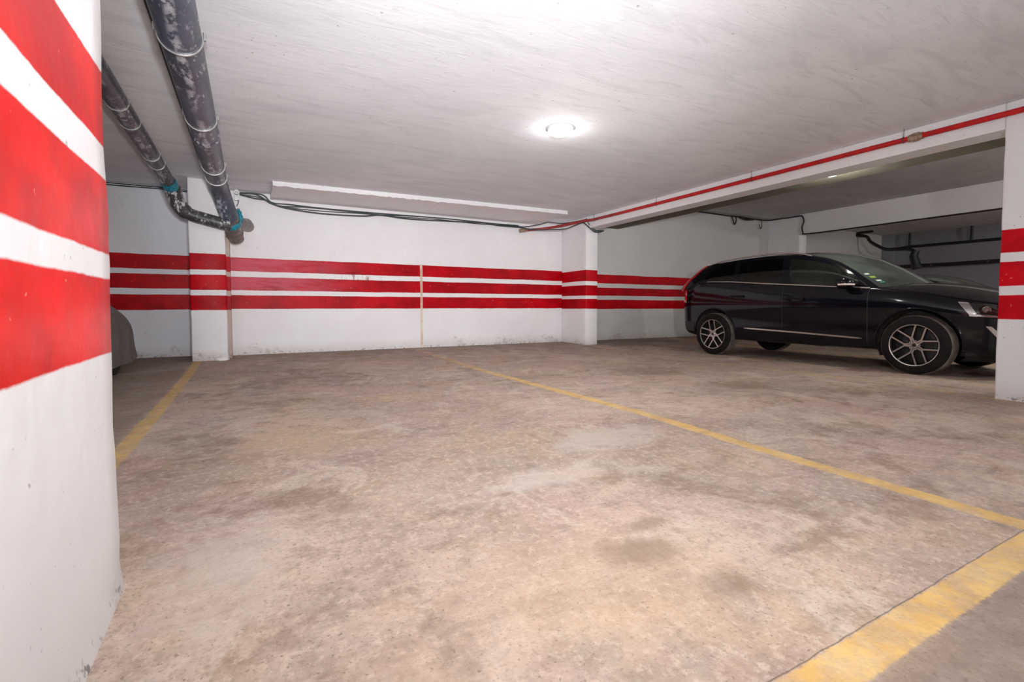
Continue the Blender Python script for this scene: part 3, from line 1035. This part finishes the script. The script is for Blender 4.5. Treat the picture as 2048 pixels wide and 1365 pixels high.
def on_side(s, z, o=.004, sd=1):
    return L(s, (side_u(s, z, sd) + o) * sd, z)


def lerp(a, b, t):
    return a + (b - a) * t


def w_at(s):
    return interp(s, ST, Wd)


def z7_at(s):
    return interp(s, ST, Z7)


RAIL = [(-.36, .62, 1.595), (-.1, .635, 1.625), (.35, .642, 1.652), (.8, .645, 1.662), (1.25, .65, 1.64), (1.48, .664, 1.603), (1.68, .69, 1.55), (1.88, .727, 1.47), (2.11, .79, 1.325), (2.33, .855, 1.155), (2.42, .875, 1.085)]
RS = [p[0] for p in RAIL]


def rail(s):
    return interp(s, RS, [p[1] for p in RAIL]), interp(s, RS, [p[2] for p in RAIL])


def SP(s, b, o=0., sd=1):
    ub, zb = .940 * w_at(s), z7_at(s) - .01
    ur, zr = rail(s)
    u = lerp(ub, ur, b) + .03 * 4 * b * (1 - b) * (1 if zr - zb > .2 else .3)
    return L(s, (u + o) * sd, lerp(zb, zr, b))


def side_patch(name, rear, front, b0, b1, mat, o=0., na=10, nb=8, sd=1):
    bm = bmesh.new()
    rows = []
    for i in range(na + 1):
        a = i / na
        rows.append([SP(lerp(rear(b), front(b), a), b, o, sd) for b in [lerp(b0, b1, k / nb) for k in range(nb + 1)]])
    add_grid(bm, rows)
    return obj(name, bm, mat, car, 60)


qr = lambda b: interp(b, [0, .12, .35, .6, .9], [-.16, -.24, -.26, -.16, .02])
cA = lambda b: lerp(.36, .25, b)
cB = lambda b: lerp(.45, .35, b)
bA = lambda b: lerp(1.22, 1.08, b)
bB = lambda b: lerp(1.34, 1.19, b)
fA = lambda b: 2.24
B0, B1 = .05, .87
for sd in (1, -1):
    side_patch('quarter_window', qr, cA, B0, B1, M['glass_tint'], -.004, sd=sd)
    side_patch('rear_door_window', cB, bA, B0, B1, M['glass_tint'], -.004, sd=sd)
    side_patch('front_door_window', bB, fA, B0, B1, M['glass_side'], -.004, sd=sd)
    bm = bmesh.new()

    def patch(rear, front, b0, b1, na=6, nb=8):
        rows = []
        for i in range(na + 1):
            rows.append([SP(lerp(rear(b), front(b), i / na), b, 0, sd) for b in [lerp(b0, b1, k / nb) for k in range(nb + 1)]])
        add_grid(bm, rows)
    patch(cA, cB, B0, B1)
    patch(bA, bB, B0, B1)
    patch(lambda b: -.3, lambda b: 2.40, B1, 1., 40, 2)
    patch(lambda b: -.4, lambda b: 2.40, -.05, B0, 40, 2)
    patch(lambda b: 2.24, lambda b: 2.40, B0, B1, 3, 4)
    # rear pillar between the quarter window and the lamp edge
    E = [(-.79, .80, 1.15), (-.74, .775, 1.24), (-.66, .745, 1.34), (-.55, .71, 1.44), (-.45, .672, 1.53), (-.36, .62, 1.60)]
    rows = []
    for k in range(11):
        b = k / 10
        q = b * (len(E) - 1)
        i0 = min(int(q), len(E) - 2)
        e = [lerp(E[i0][j], E[i0 + 1][j], q - i0) for j in range(3)]
        p1 = L(e[0], e[1] * sd, e[2])
        p0 = SP(qr(b) if b < .9 else lerp(.02, -.1, (b - .9) * 10), b, 0, sd)
        row = []
        for t_ in (0, .25, .5, .75, 1):
            p = p0.lerp(p1, t_)
            p.x -= sd * .02 * math.sin(math.pi * t_)
            row.append(p)
        rows.append(row)
    add_grid(bm, rows)
    obj('window_frame', bm, M['paint'], car, 50)
    # tail lamp running up the rear pillar
    bm = bmesh.new()
    path = catmull([L(e[0] - .012, e[1] * sd, e[2]) for e in E], 4)
    add_tube(bm, path, [.035 - .022 * (i / (len(path) - 1)) for i in range(len(path))], 10)
    obj('tail_lamp', bm, M['taillight'], car, 60)
    bm = bmesh.new()
    rows = []
    for k in range(9):
        z = lerp(.93, 1.19, k / 8)
        rows.append([on_side(sx, z, .012, sd) for sx in (-.80, -.77, -.73, -.69, -.66)])
    add_grid(bm, rows)
    obj('tail_lamp', bm, M['taillit'], car, 60)

# roof and windscreen share one crowned loft along the rails
CRZ = [.05, .055, .06, .06, .062, .062, .062, .06, .055, .05, .045]
CRS = [-.05, -.03, 0, .05, .12, .16, .19, .21, .25, .30, .32]


def RP(k, v):                                # k: fractional station on RAIL
    i = min(int(k), len(RAIL) - 2)
    t_ = k - i
    s, u, z = [lerp(RAIL[i][j], RAIL[i + 1][j], t_) for j in range(3)]
    cz, cs = lerp(CRZ[i], CRZ[i + 1], t_), lerp(CRS[i], CRS[i + 1], t_)
    q = 1 - abs(v) ** 2.2
    return L(s + cs * q, u * v, z + cz * q)


def rp_patch(k0, k1, v0, v1, nk, nv):
    return [[RP(lerp(k0, k1, i / nk), lerp(v0, v1, j / nv)) for j in range(nv + 1)] for i in range(nk + 1)]


bm = bmesh.new()
add_grid(bm, rp_patch(0, 4.6, -1, 1, 22, 20))
add_grid(bm, rp_patch(4.6, 10, -1, -.925, 22, 3))
add_grid(bm, rp_patch(4.6, 10, .925, 1, 22, 3))
# spoiler lip and tailgate
rowA = [RP(0, lerp(-1, 1, j / 20)) for j in range(21)]
rowB = [p + Vector((0, .10, -.015)) for p in rowA]
rowC = [p + Vector((0, .02, -.05)) for p in rowA]
add_grid(bm, [rowA, rowB, rowC])
bmesh.ops.remove_doubles(bm, verts=bm.verts, dist=.0005)
obj('roof', bm, M['paint'], car, 50)
bm = bmesh.new()
rowD = [L(-.79 - .08 * (1 - lerp(-1, 1, j / 20) ** 2), .79 * lerp(-1, 1, j / 20), 1.17) for j in range(21)]
add_grid(bm, [[rowC[j].lerp(rowD[j], t_) for j in range(21)] for t_ in (0, .33, .66, 1)])
obj('tailgate_window', bm, M['glass_tint'], car, 50)
bm = bmesh.new()
add_grid(bm, rp_patch(4.6, 10, -.925, .925, 22, 20))
obj('windscreen', bm, M['glass_ws'], car, 50)

# roof rails
for sd in (1, -1):
    bm = bmesh.new()
    pts = [L(s, (rail(s)[0] - .035) * sd, rail(s)[1] + dz) for s, dz in ((-.30, .012), (-.1, .026), (.3, .034), (.8, .036), (1.2, .034), (1.42, .018), (1.5, .006))]
    add_tube(bm, catmull(pts, 4), .013, 10)
    obj('roof_rail', bm, M['silver'], car, 60)

# interior seen through the glass
bm = bmesh.new()
add_box(bm, -.72, .72, -2.62, -2.02, 1.0, 1.115, .04)
obj('dashboard', bm, M['dark_in'], car, 40)
for us, y0, w_ in (((.37, -.37), -1.16, .22), ((.4, -.4), -.12, .3)):
    for u in us:
        bm = bmesh.new()
        add_box(bm, -u - w_, -u + w_, y0, y0 + .14, .85, 1.32, .05)
        for v in bm.verts:
            v.co.y += (v.co.z - .85) * .22
        seat = obj('front_seat' if y0 < -1 else 'rear_seat', bm, M['seat'], car, 40)
        bm = bmesh.new()
        add_box(bm, -u - .13, -u + .13, y0 + .05, y0 + .14, 1.35, 1.52, .04)
        for v in bm.verts:
            v.co.y += (v.co.z - .85) * .22
        obj('head_restraint', bm, M['seat'], seat, 40)
bm = bmesh.new()
add_ring(bm, L(1.86, -.37, 1.10), L(1, 0, .45), .185, .016, 32, 8)
add_tube(bm, [L(1.86, -.37, 1.10) - L(0, 0, 0), L(2.05, -.37, 1.04)], .03, 8)
obj('steering_wheel', bm, M['dark_in'], car, 50)
for s0, u0, w_, d_ in ((2.50, -.22, .40, .12), (2.40, -.02, .05, .2), (2.40, .08, .04, .2)):
    bm = bmesh.new()
    vs = [bm.verts.new(L(s0 + a * d_, u0 + b * w_, 1.142 + a * .03)) for a, b in ((-.5, -.5), (.5, -.5), (.5, .5), (-.5, .5))]
    bm.faces.new(vs)
    obj('dashboard_paper', bm, M['paper'], car)


def rp_sticker(k, v, w_, mat):
    bm = bmesh.new()
    rows = []
    for a in (-.5, 0, .5):
        rows.append([RP(k + a * w_ * 2.4, v + b * w_) + Vector((0, -.004, .004)) for b in (-.6, 0, .6)])
    add_grid(bm, rows)
    obj('windscreen_sticker', bm, M[mat], car)


rp_sticker(8.35, .86, .05, 'paper')
rp_sticker(8.62, .84, .06, 'green')
rp_sticker(8.92, .83, .05, 'paper')
rp_sticker(9.15, .82, .05, 'teal')


def side_strip(name, pts, h, mat, o=.008, sd=1, n=24):
    """narrow moulding lying on the body side through (s, z) points"""
    bm = bmesh.new()
    rows = []
    for i in range(n + 1):
        t_ = i / n
        s = lerp(pts[0][0], pts[-1][0], t_)
        z = interp(s, [p[0] for p in pts], [p[1] for p in pts])
        tp = min(1, t_ * 14 + .25, (1 - t_) * 14 + .25)
        u = side_u(s, z, sd)
        rows.append([L(s, (u - .004) * sd, z + h * tp), L(s, (u + o) * sd, z + h * .6 * tp), L(s, (u + o) * sd, z - h * .6 * tp), L(s, (u - .004) * sd, z - h * tp)])
    add_grid(bm, rows)
    return obj(name, bm, M[mat], car, 50)


for sd in (1, -1):
    # bright belt line under the windows
    bm = bmesh.new()
    rows = []
    for i in range(31):
        s = lerp(-.20, 2.40, i / 30)
        rows.append([SP(s, b, o_, sd) for b, o_ in ((.055, 0), (.05, .010), (.018, .012), (.0, 0))] if rail(s)[1] - z7_at(s) > .25 else
                    [SP(s, 0, 0, sd) + Vector((-sd * o_, 0, dz)) for dz, o_ in ((.022, 0), (.018, .01), (.006, .012), (0, 0))])
    add_grid(bm, rows)
    obj('belt_trim', bm, M['chrome'], car, 50)
    side_strip('door_moulding', [(.60, .492), (1.4, .462), (2.34, .418)], .016, 'chrome', .018, sd)
    side_strip('door_gap', [(1.215, 1.10), (1.2151, .45)], .003, 'black_hole', .001, sd) if False else None
    for (sx, z0, z1, nm) in ((2.392, .36, 1.07, 'front'), (1.24, .50, 1.16, 'rear')):
        bm = bmesh.new()
        rows = []
        for k in range(21):
            z = lerp(z0, z1, k / 20)
            rows.append([on_side(sx + a, z, .0015, sd) for a in (-.0035, .0035)])
        add_grid(bm, rows)
        obj('door_gap', bm, M['clad'], car)
    # door handles
    for (s0, z0) in ((.47, 1.015), (1.45, .962)):
        bm = bmesh.new()
        pts = [on_side(s0 - .12, z0 + .008, .0, sd), on_side(s0 - .10, z0 + .008, .03, sd), on_side(s0, z0 + .004, .038, sd), on_side(s0 + .10, z0, .03, sd), on_side(s0 + .12, z0, 0, sd)]
        add_tube(bm, catmull(pts, 4), .014, 10)
        obj('door_handle', bm, M['paint'], car, 60)
        bm = bmesh.new()
        rows = []
        for k in range(13):
            a = k / 12
            s = lerp(s0 - .09, s0 + .10, a)
            hh = .038 * math.sin(math.pi * a) ** .5
            rows.append([on_side(s, z0 + d_ * hh - .002, .0012, sd) for d_ in (-1, -.5, 0, .5, 1)])
        add_grid(bm, rows)
        obj('handle_recess', bm, M['black_hole'], car, 60)
    # mirror
    t_ = L(2.16, 1.03 * sd, 1.155)
    bm = bmesh.new()
    bmesh.ops.create_uvsphere(bm, u_segments=24, v_segments=14, radius=1)
    for v in bm.verts:
        x, y, z = v.co
        f = lambda q, e: math.copysign(abs(q) ** e, q)
        v.co = t_ + Vector((f(x, .75) * .115, f(y, .8) * (.085 if y > 0 else .10), f(z, .75) * .078 + x * .0))
    add_tube(bm, [t_ + Vector((sd * .07, 0, -.05)), t_ + Vector((sd * .16, -.02, -.075))], .03, 10)
    mir = obj('door_mirror', bm, M['paint'], car, 60)
    bm = bmesh.new()
    rows = []
    for k in range(13):
        a = lerp(-1.15, .75, k / 12)
        rows.append([t_ + Vector((-sd * .119 * math.sin(a) * -1 * -1, -.105 * max(.05, math.cos(a)) ** .8, dz)) for dz in (-.022, -.006)])
    rows = []
    for k in range(15):
        a = lerp(math.radians(-10), math.radians(125), k / 14)
        ca, sa = math.cos(a), math.sin(a)
        px = -sd * .121 * math.copysign(abs(ca) ** .75, ca)
        py = -.105 * math.copysign(abs(sa) ** .8, sa)
        rows.append([t_ + Vector((px, py, dz)) for dz in (-.03, -.008)])
    add_grid(bm, rows)
    obj('mirror_indicator', bm, M['amber'], mir, 60)
    # dark sill and wheel-arch lips
    for s0 in (0, WB):
        bm = bmesh.new()
        pts = []
        for k in range(29):
            a = math.radians(lerp(-12, 192, k / 28))
            s, z = s0 + .432 * math.cos(a), .385 + .432 * math.sin(a)
            pts.append(L(s, (side_u(s, max(z, .31), sd) + .001) * sd, z))
        add_tube(bm, pts, .011, 8)
        obj('arch_lip', bm, M['paint'], car, 60)
        # liner strip and mud flap behind the wheel
        bm = bmesh.new()
        rows = []
        for k in range(15):
            a = math.radians(lerp(100, 205, k / 14))
            rr_ = .418 if k < 11 else .418 + (k - 10) * .006
            s, z = s0 + rr_ * math.cos(a), .385 + rr_ * math.sin(a)
            uo = min(.93, side_u(s, max(z, .33), sd) + .0)
            rows.append([L(s, u_ * sd, max(z, .15)) for u_ in (.63, .74, .84, uo - .015)])
        add_grid(bm, rows)
        obj('mud_flap', bm, M['dust'], car, 60)
    # head lamp: dark pod, bright L-shaped guide and projector rings under clear glass
    def hp(s, z, o_=.004):
        return on_side(s, z, o_, sd)

    def quad(c, o_, n=8):
        rows = []
        for i in range(n + 1):
            rows.append([hp(*[lerp(lerp(c[0][q], c[1][q], i / n), lerp(c[3][q], c[2][q], i / n), j / n) for q in (0, 1)], o_) for j in range(n + 1)])
        return rows
    bm = bmesh.new()
    C4 = [(3.30, .885), (3.70, .845), (3.70, .705), (3.40, .735)]
    add_grid(bm, quad(C4, .004))
    head = obj('head_lamp', bm, M['black_hole'], car, 60)
    bm = bmesh.new()
    add_grid(bm, quad([(3.285, .895), (3.37, .885), (3.45, .755), (3.40, .73)], .010))
    add_grid(bm, quad([(3.40, .75), (3.70, .725), (3.70, .705), (3.39, .728)], .011))
    obj('light_guide', bm, M['silver'], head, 60)
    for s_, z_ in ((3.52, .80), (3.63, .785)):
        bm = bmesh.new()
        p = hp(s_, z_, .004)
        nrm = (p - Vector((0, -3.0, .8))).normalized()
        nrm.z = 0
        add_lathe(bm, [(.0, .040), (.010, .036), (.004, .028), (.006, .02), (.010, 0)], p, nrm, 20)
        obj('projector_lens', bm, M['silver'], head, 60)
    bm = bmesh.new()
    add_grid(bm, quad(C4, .020))
    obj('lamp_glass', bm, M['glass_lamp'], head, 60)
    bm = bmesh.new()
    add_grid(bm, quad([(3.52, .615), (3.565, .61), (3.665, .485), (3.61, .48)], .010))
    obj('daytime_lamp', bm, M['silver'], car, 60)

# front grille and plates of dark cladding round the bumpers
bm = bmesh.new()
rows = []
for i in range(9):
    z = lerp(.56, .76, i / 8)
    rows.append([L(3.885 - .10 * (u / .36) ** 2, u, z) for u in [lerp(-.36, .36, j / 12) for j in range(13)]])
add_grid(bm, rows)
g = obj('grille', bm, M['black_hole'], car, 60)
bm = bmesh.new()
for i in range(6):
    z = lerp(.57, .75, i / 5)
    add_tube(bm, [L(3.892 - .10 * (u / .36) ** 2, u, z) for u in [lerp(-.35, .35, j / 12) for j in range(13)]], .005, 6)
obj('grille_bar', bm, M['chrome'], g, 60)
bm = bmesh.new()
rows = []
for i in range(25):
    u = lerp(-.84, .84, i / 24)
    sx = 3.86 - .5 * abs(u / .84) ** 3.2
    rows.append([L(sx - .05, u, .20), L(sx + .0, u, .24), L(sx + .005, u, .30), L(sx - .03, u, .34)])
add_grid(bm, rows)
obj('front_skirt', bm, M['paint'], car, 50)
for sd in (1, -1):
    bm = bmesh.new()
    rows = []
    for i in range(13):
        s = lerp(-.74, -.46, i / 12)
        rows.append([on_side(s, z, .006, sd) for z in (.40, .46, .52, .57)])
    add_grid(bm, rows)
    obj('rear_bumper_cladding', bm, M['clad'], car, 50)

# wheels: tyre mesh with rim, brake disc and cap as its own pieces
TR = .365


def tyre_mesh():
    bm = bmesh.new()
    prof = [(-.02, .250), (.004, .256), (.008, .266), (.004, .282), (.0, .305), (-.004, .325), (-.016, .345), (-.03, .357)]
    tread = [(-.03, .357)]
    for k in range(5):
        a = -.036 - k * .034
        tread += [(a, .364), (a - .026, .365), (a - .028, .357), (a - .032, .357)]
    prof2 = [(-.205, .357), (-.222, .345), (-.232, .32), (-.235, .28), (-.228, .26), (-.215, .25)]
    add_lathe(bm, prof + tread[1:] + prof2, (0, 0, 0), (-1, 0, 0), 96)
    for f_ in bm.faces:
        c = f_.calc_center_median()
        r_ = math.hypot(c.y, c.z)
        f_.material_index = 1 if r_ > .352 else 0
    # shoulder sipes
    return bm


bm = tyre_mesh()
bmesh.ops.recalc_face_normals(bm, faces=bm.faces)
tyre_me = bpy.data.meshes.new('tyre')
bm.to_mesh(tyre_me)
bm.free()
tyre_me.materials.append(M['tyre'])
tyre_me.materials.append(M['tread'])
for p in tyre_me.polygons:
    p.use_smooth = True
tyre_me.set_sharp_from_angle(angle=math.radians(40))


def bar(bm, p, q, w0, w1, x0, x1, dpt):
    """spoke arm in the wheel plane from p to q (y, z), outer face at x0->x1"""
    p, q = Vector(p), Vector(q)
    d = (q - p).normalized()
    n = Vector((-d.y, d.x))
    vs = []
    for pt, w_, x in ((p, w0, x0), (q, w1, x1)):
        for sgn in (1, -1):
            c = pt + n * sgn * w_
            c2 = pt + n * sgn * (w_ + .008)
            vs.append((bm.verts.new((-x, c.x, c.y)), bm.verts.new((-(x - dpt), c2.x, c2.y))))
    a, b, c, d_ = vs
    f1 = bm.faces.new((a[0], b[0], d_[0], c[0]))
    f1.material_index = 0
    for e in ((a, c), (d_, b)):
        f = bm.faces.new((e[0][0], e[1][0], e[1][1], e[0][1]))
        f.material_index = 1
    return f1


def rim_mesh(rot):
    bm = bmesh.new()
    add_lathe(bm, [(.003, .258), (.011, .255), (.008, .247), (-.004, .243)], (0, 0, 0), (-1, 0, 0), 80)
    for f_ in bm.faces:
        f_.material_index = 0
    nf = len(bm.faces)
    add_lathe(bm, [(-.004, .243), (-.03, .236), (-.06, .226), (-.2, .22)], (0, 0, 0), (-1, 0, 0), 80)
    bm.faces.ensure_lookup_table()
    for f_ in bm.faces[nf:]:
        f_.material_index = 1
    P = lambda r, a: (r * math.cos(a), r * math.sin(a))
    for k in range(5):
        a = rot + k * 2 * math.pi / 5
        for sg in (1, -1):
            bar(bm, P(.030, a + sg * .5), P(.098, a + sg * .09), .0095, .009, -.020, -.016, .03)
            bar(bm, P(.090, a + sg * .03), P(.248, a + sg * .41), .0088, .0085, -.016, .002, .035)
    bmesh.ops.recalc_face_normals(bm, faces=bm.faces)
    me_ = bpy.data.meshes.new('rim')
    bm.to_mesh(me_)
    bm.free()
    me_.materials.append(M['silver'])
    me_.materials.append(M['alloy_dark'])
    for p in me_.polygons:
        p.use_smooth = True
    me_.set_sharp_from_angle(angle=math.radians(35))
    return me_


def wheel(s, sd, rot):
    w = link('wheel', tyre_me)
    w.parent = car
    w.location = L(s, .940 * sd, TR)
    if sd < 0:
        w.rotation_euler = (0, 0, math.pi)
    r_ = link('rim', rim_mesh(rot))
    r_.parent = w
    bm = bmesh.new()
    add_lathe(bm, [(-.08, 0), (-.08, .165), (-.092, .165), (-.10, .225), (-.125, .225), (-.13, 0)], (0, 0, 0), (-1, 0, 0), 48)
    obj('brake_disc', bm, M['alloy_dark'], w, 40)
    bm = bmesh.new()
    add_box(bm, .06, .10, .08, .15, -.06, .06, .01)
    obj('brake_caliper', bm, M['alloy_dark'], w, 40)
    bm = bmesh.new()
    add_lathe(bm, [(-.03, .036), (-.014, .034), (-.011, .030), (-.012, .024), (-.009, 0)], (0, 0, 0), (-1, 0, 0), 28)
    cap = obj('hub_cap', bm, M['silver'], w, 40)
    bm = bmesh.new()
    add_lathe(bm, [(-.0095, .022), (-.0075, 0)], (0, 0, 0), (-1, 0, 0), 24)
    bm2 = bm
    obj('cap_badge', bm2, M['alloy_dark'], w, 40)
    for k in range(5):
        bm = bmesh.new()
        a = rot + (k + .5) * 2 * math.pi / 5
        add_lathe(bm, [(-.03, .009), (-.018, .008), (-.016, 0)], (0, .056 * math.cos(a), .056 * math.sin(a)), (-1, 0, 0), 8)
        obj('wheel_bolt', bm, M['silver'], w, 40)
    return w


# local wheel plane: y is -s, so the picture's right is -y
wheel(WB, 1, math.radians(142))
wheel(0, 1, math.radians(120))
wheel(WB, -1, 0)
wheel(0, -1, .4)

# a second dark car further right
car2 = copy_tree(car)
car2.location = (CX + 3.55, CY + .15, CZ)
car2.scale = (1, 1, .87)
tag(car2, 'second dark car, only its hood showing behind the black one', 'car')

# ------------------------------------------------------------------ lights


def point(name, loc, power, col, radius):
    l = bpy.data.lights.new(name, 'POINT')
    l.energy = power
    l.color = col
    l.shadow_soft_size = radius
    o = bpy.data.objects.new(name, l)
    COL.objects.link(o)
    o.location = loc
    return o


def spot(name, loc, aim, power, size, col, radius):
    l = bpy.data.lights.new(name, 'SPOT')
    l.energy = power
    l.spot_size = math.radians(size)
    l.spot_blend = 1.
    l.color = col
    l.shadow_soft_size = radius
    o = bpy.data.objects.new(name, l)
    COL.objects.link(o)
    o.location = loc
    o.rotation_euler = (aim - loc).to_track_quat('-Z', 'Y').to_euler()
    return o


LC = (.985, .985, 1)
spot('flash_up', V(.45, -1.1, 1.4), V(2.6, 4.6, 3.46), 560, 140, LC, .1)
spot('ceiling_fill', V(.1, -1.2, 1.3), V(3.6, 8.6, 3.46), 1080, 62, LC, .15)  # added spot to lift the far ceiling
spot('wall_fill', V(.1, -1.2, 1.7), V(4.0, 11.7, 1.9), 400, 75, LC, .15)  # added spot to brighten the back wall
point('aisle_fill', V(1.4, .6, 2.8), 13, LC, .15)  # added unseen light over the near floor and ceiling
point('aisle_fill', V(-3.5, -2.5, 2.6), 100, LC, .12)  # added unseen light for the left bay wall
point('aisle_fill', V(10.5, -2.5, 2.9), 90, LC, .12)  # added unseen ambient light in the aisle
point('bay_light', V(3.8, 5.55, 3.2), 5, (1, .99, .96), .05)
spot('bay_light', V(3.8, 5.55, 3.3), V(3.8, 6.2, 0), 55, 172, (1, .985, .97), .10)
point('bay_light', V(9.25, 4.95, 3.2), 28, (1, .98, .90), .05)
point('bay_light', V(13, -1, 3.3), 190, (1, .975, .94), .15)  # added unseen light to brighten the raised bay
point('bay_light', V(22, 0, 3.3), 150, (1, .97, .96), .15)  # added unseen light to brighten the end wall

w = bpy.data.worlds.new('world')
SC.world = w
w.use_nodes = True
w.node_tree.nodes['Background'].inputs[0].default_value = (.5, .5, .52, 1)
w.node_tree.nodes['Background'].inputs[1].default_value = .3

# ------------------------------------------------------------------ camera
yaw, pitch, roll = 0.49629808, 0.04217592, -0.00139363
fpx, cx, cy = 959.2, 1019.4, 656.6
f = Vector((math.sin(yaw) * math.cos(pitch), math.cos(yaw) * math.cos(pitch), -math.sin(pitch)))
r = Vector((math.cos(yaw), -math.sin(yaw), 0))
u = r.cross(f)
r2 = r * math.cos(roll) + u * math.sin(roll)
u2 = -r * math.sin(roll) + u * math.cos(roll)
cam = bpy.data.cameras.new('camera')
cam.sensor_width = 36
cam.lens = 36 * fpx / 2048
cam.shift_x = (1024 - cx) / 2048
cam.shift_y = (cy - 682.5) / 2048
cam.clip_start = .02
co = bpy.data.objects.new('camera', cam)
COL.objects.link(co)
mw = Matrix(((r2.x, u2.x, -f.x, 0), (r2.y, u2.y, -f.y, 0), (r2.z, u2.z, -f.z, U), (0, 0, 0, 1)))
co.matrix_world = mw
SC.camera = co

SC.view_settings.view_transform = 'Standard'
SC.view_settings.look = 'None'
SC.view_settings.exposure = 0.12
SC.view_settings.gamma = 1.13
SC.cycles.use_denoising = True
SC.cycles.diffuse_bounces = 3
SC.cycles.glossy_bounces = 3
SC.cycles.max_bounces = 6
SC.cycles.transparent_max_bounces = 8
SC.cycles.use_adaptive_sampling = True
SC.cycles.adaptive_threshold = .05
SC.cycles.adaptive_min_samples = 12
SC.cycles.sample_clamp_indirect = 6
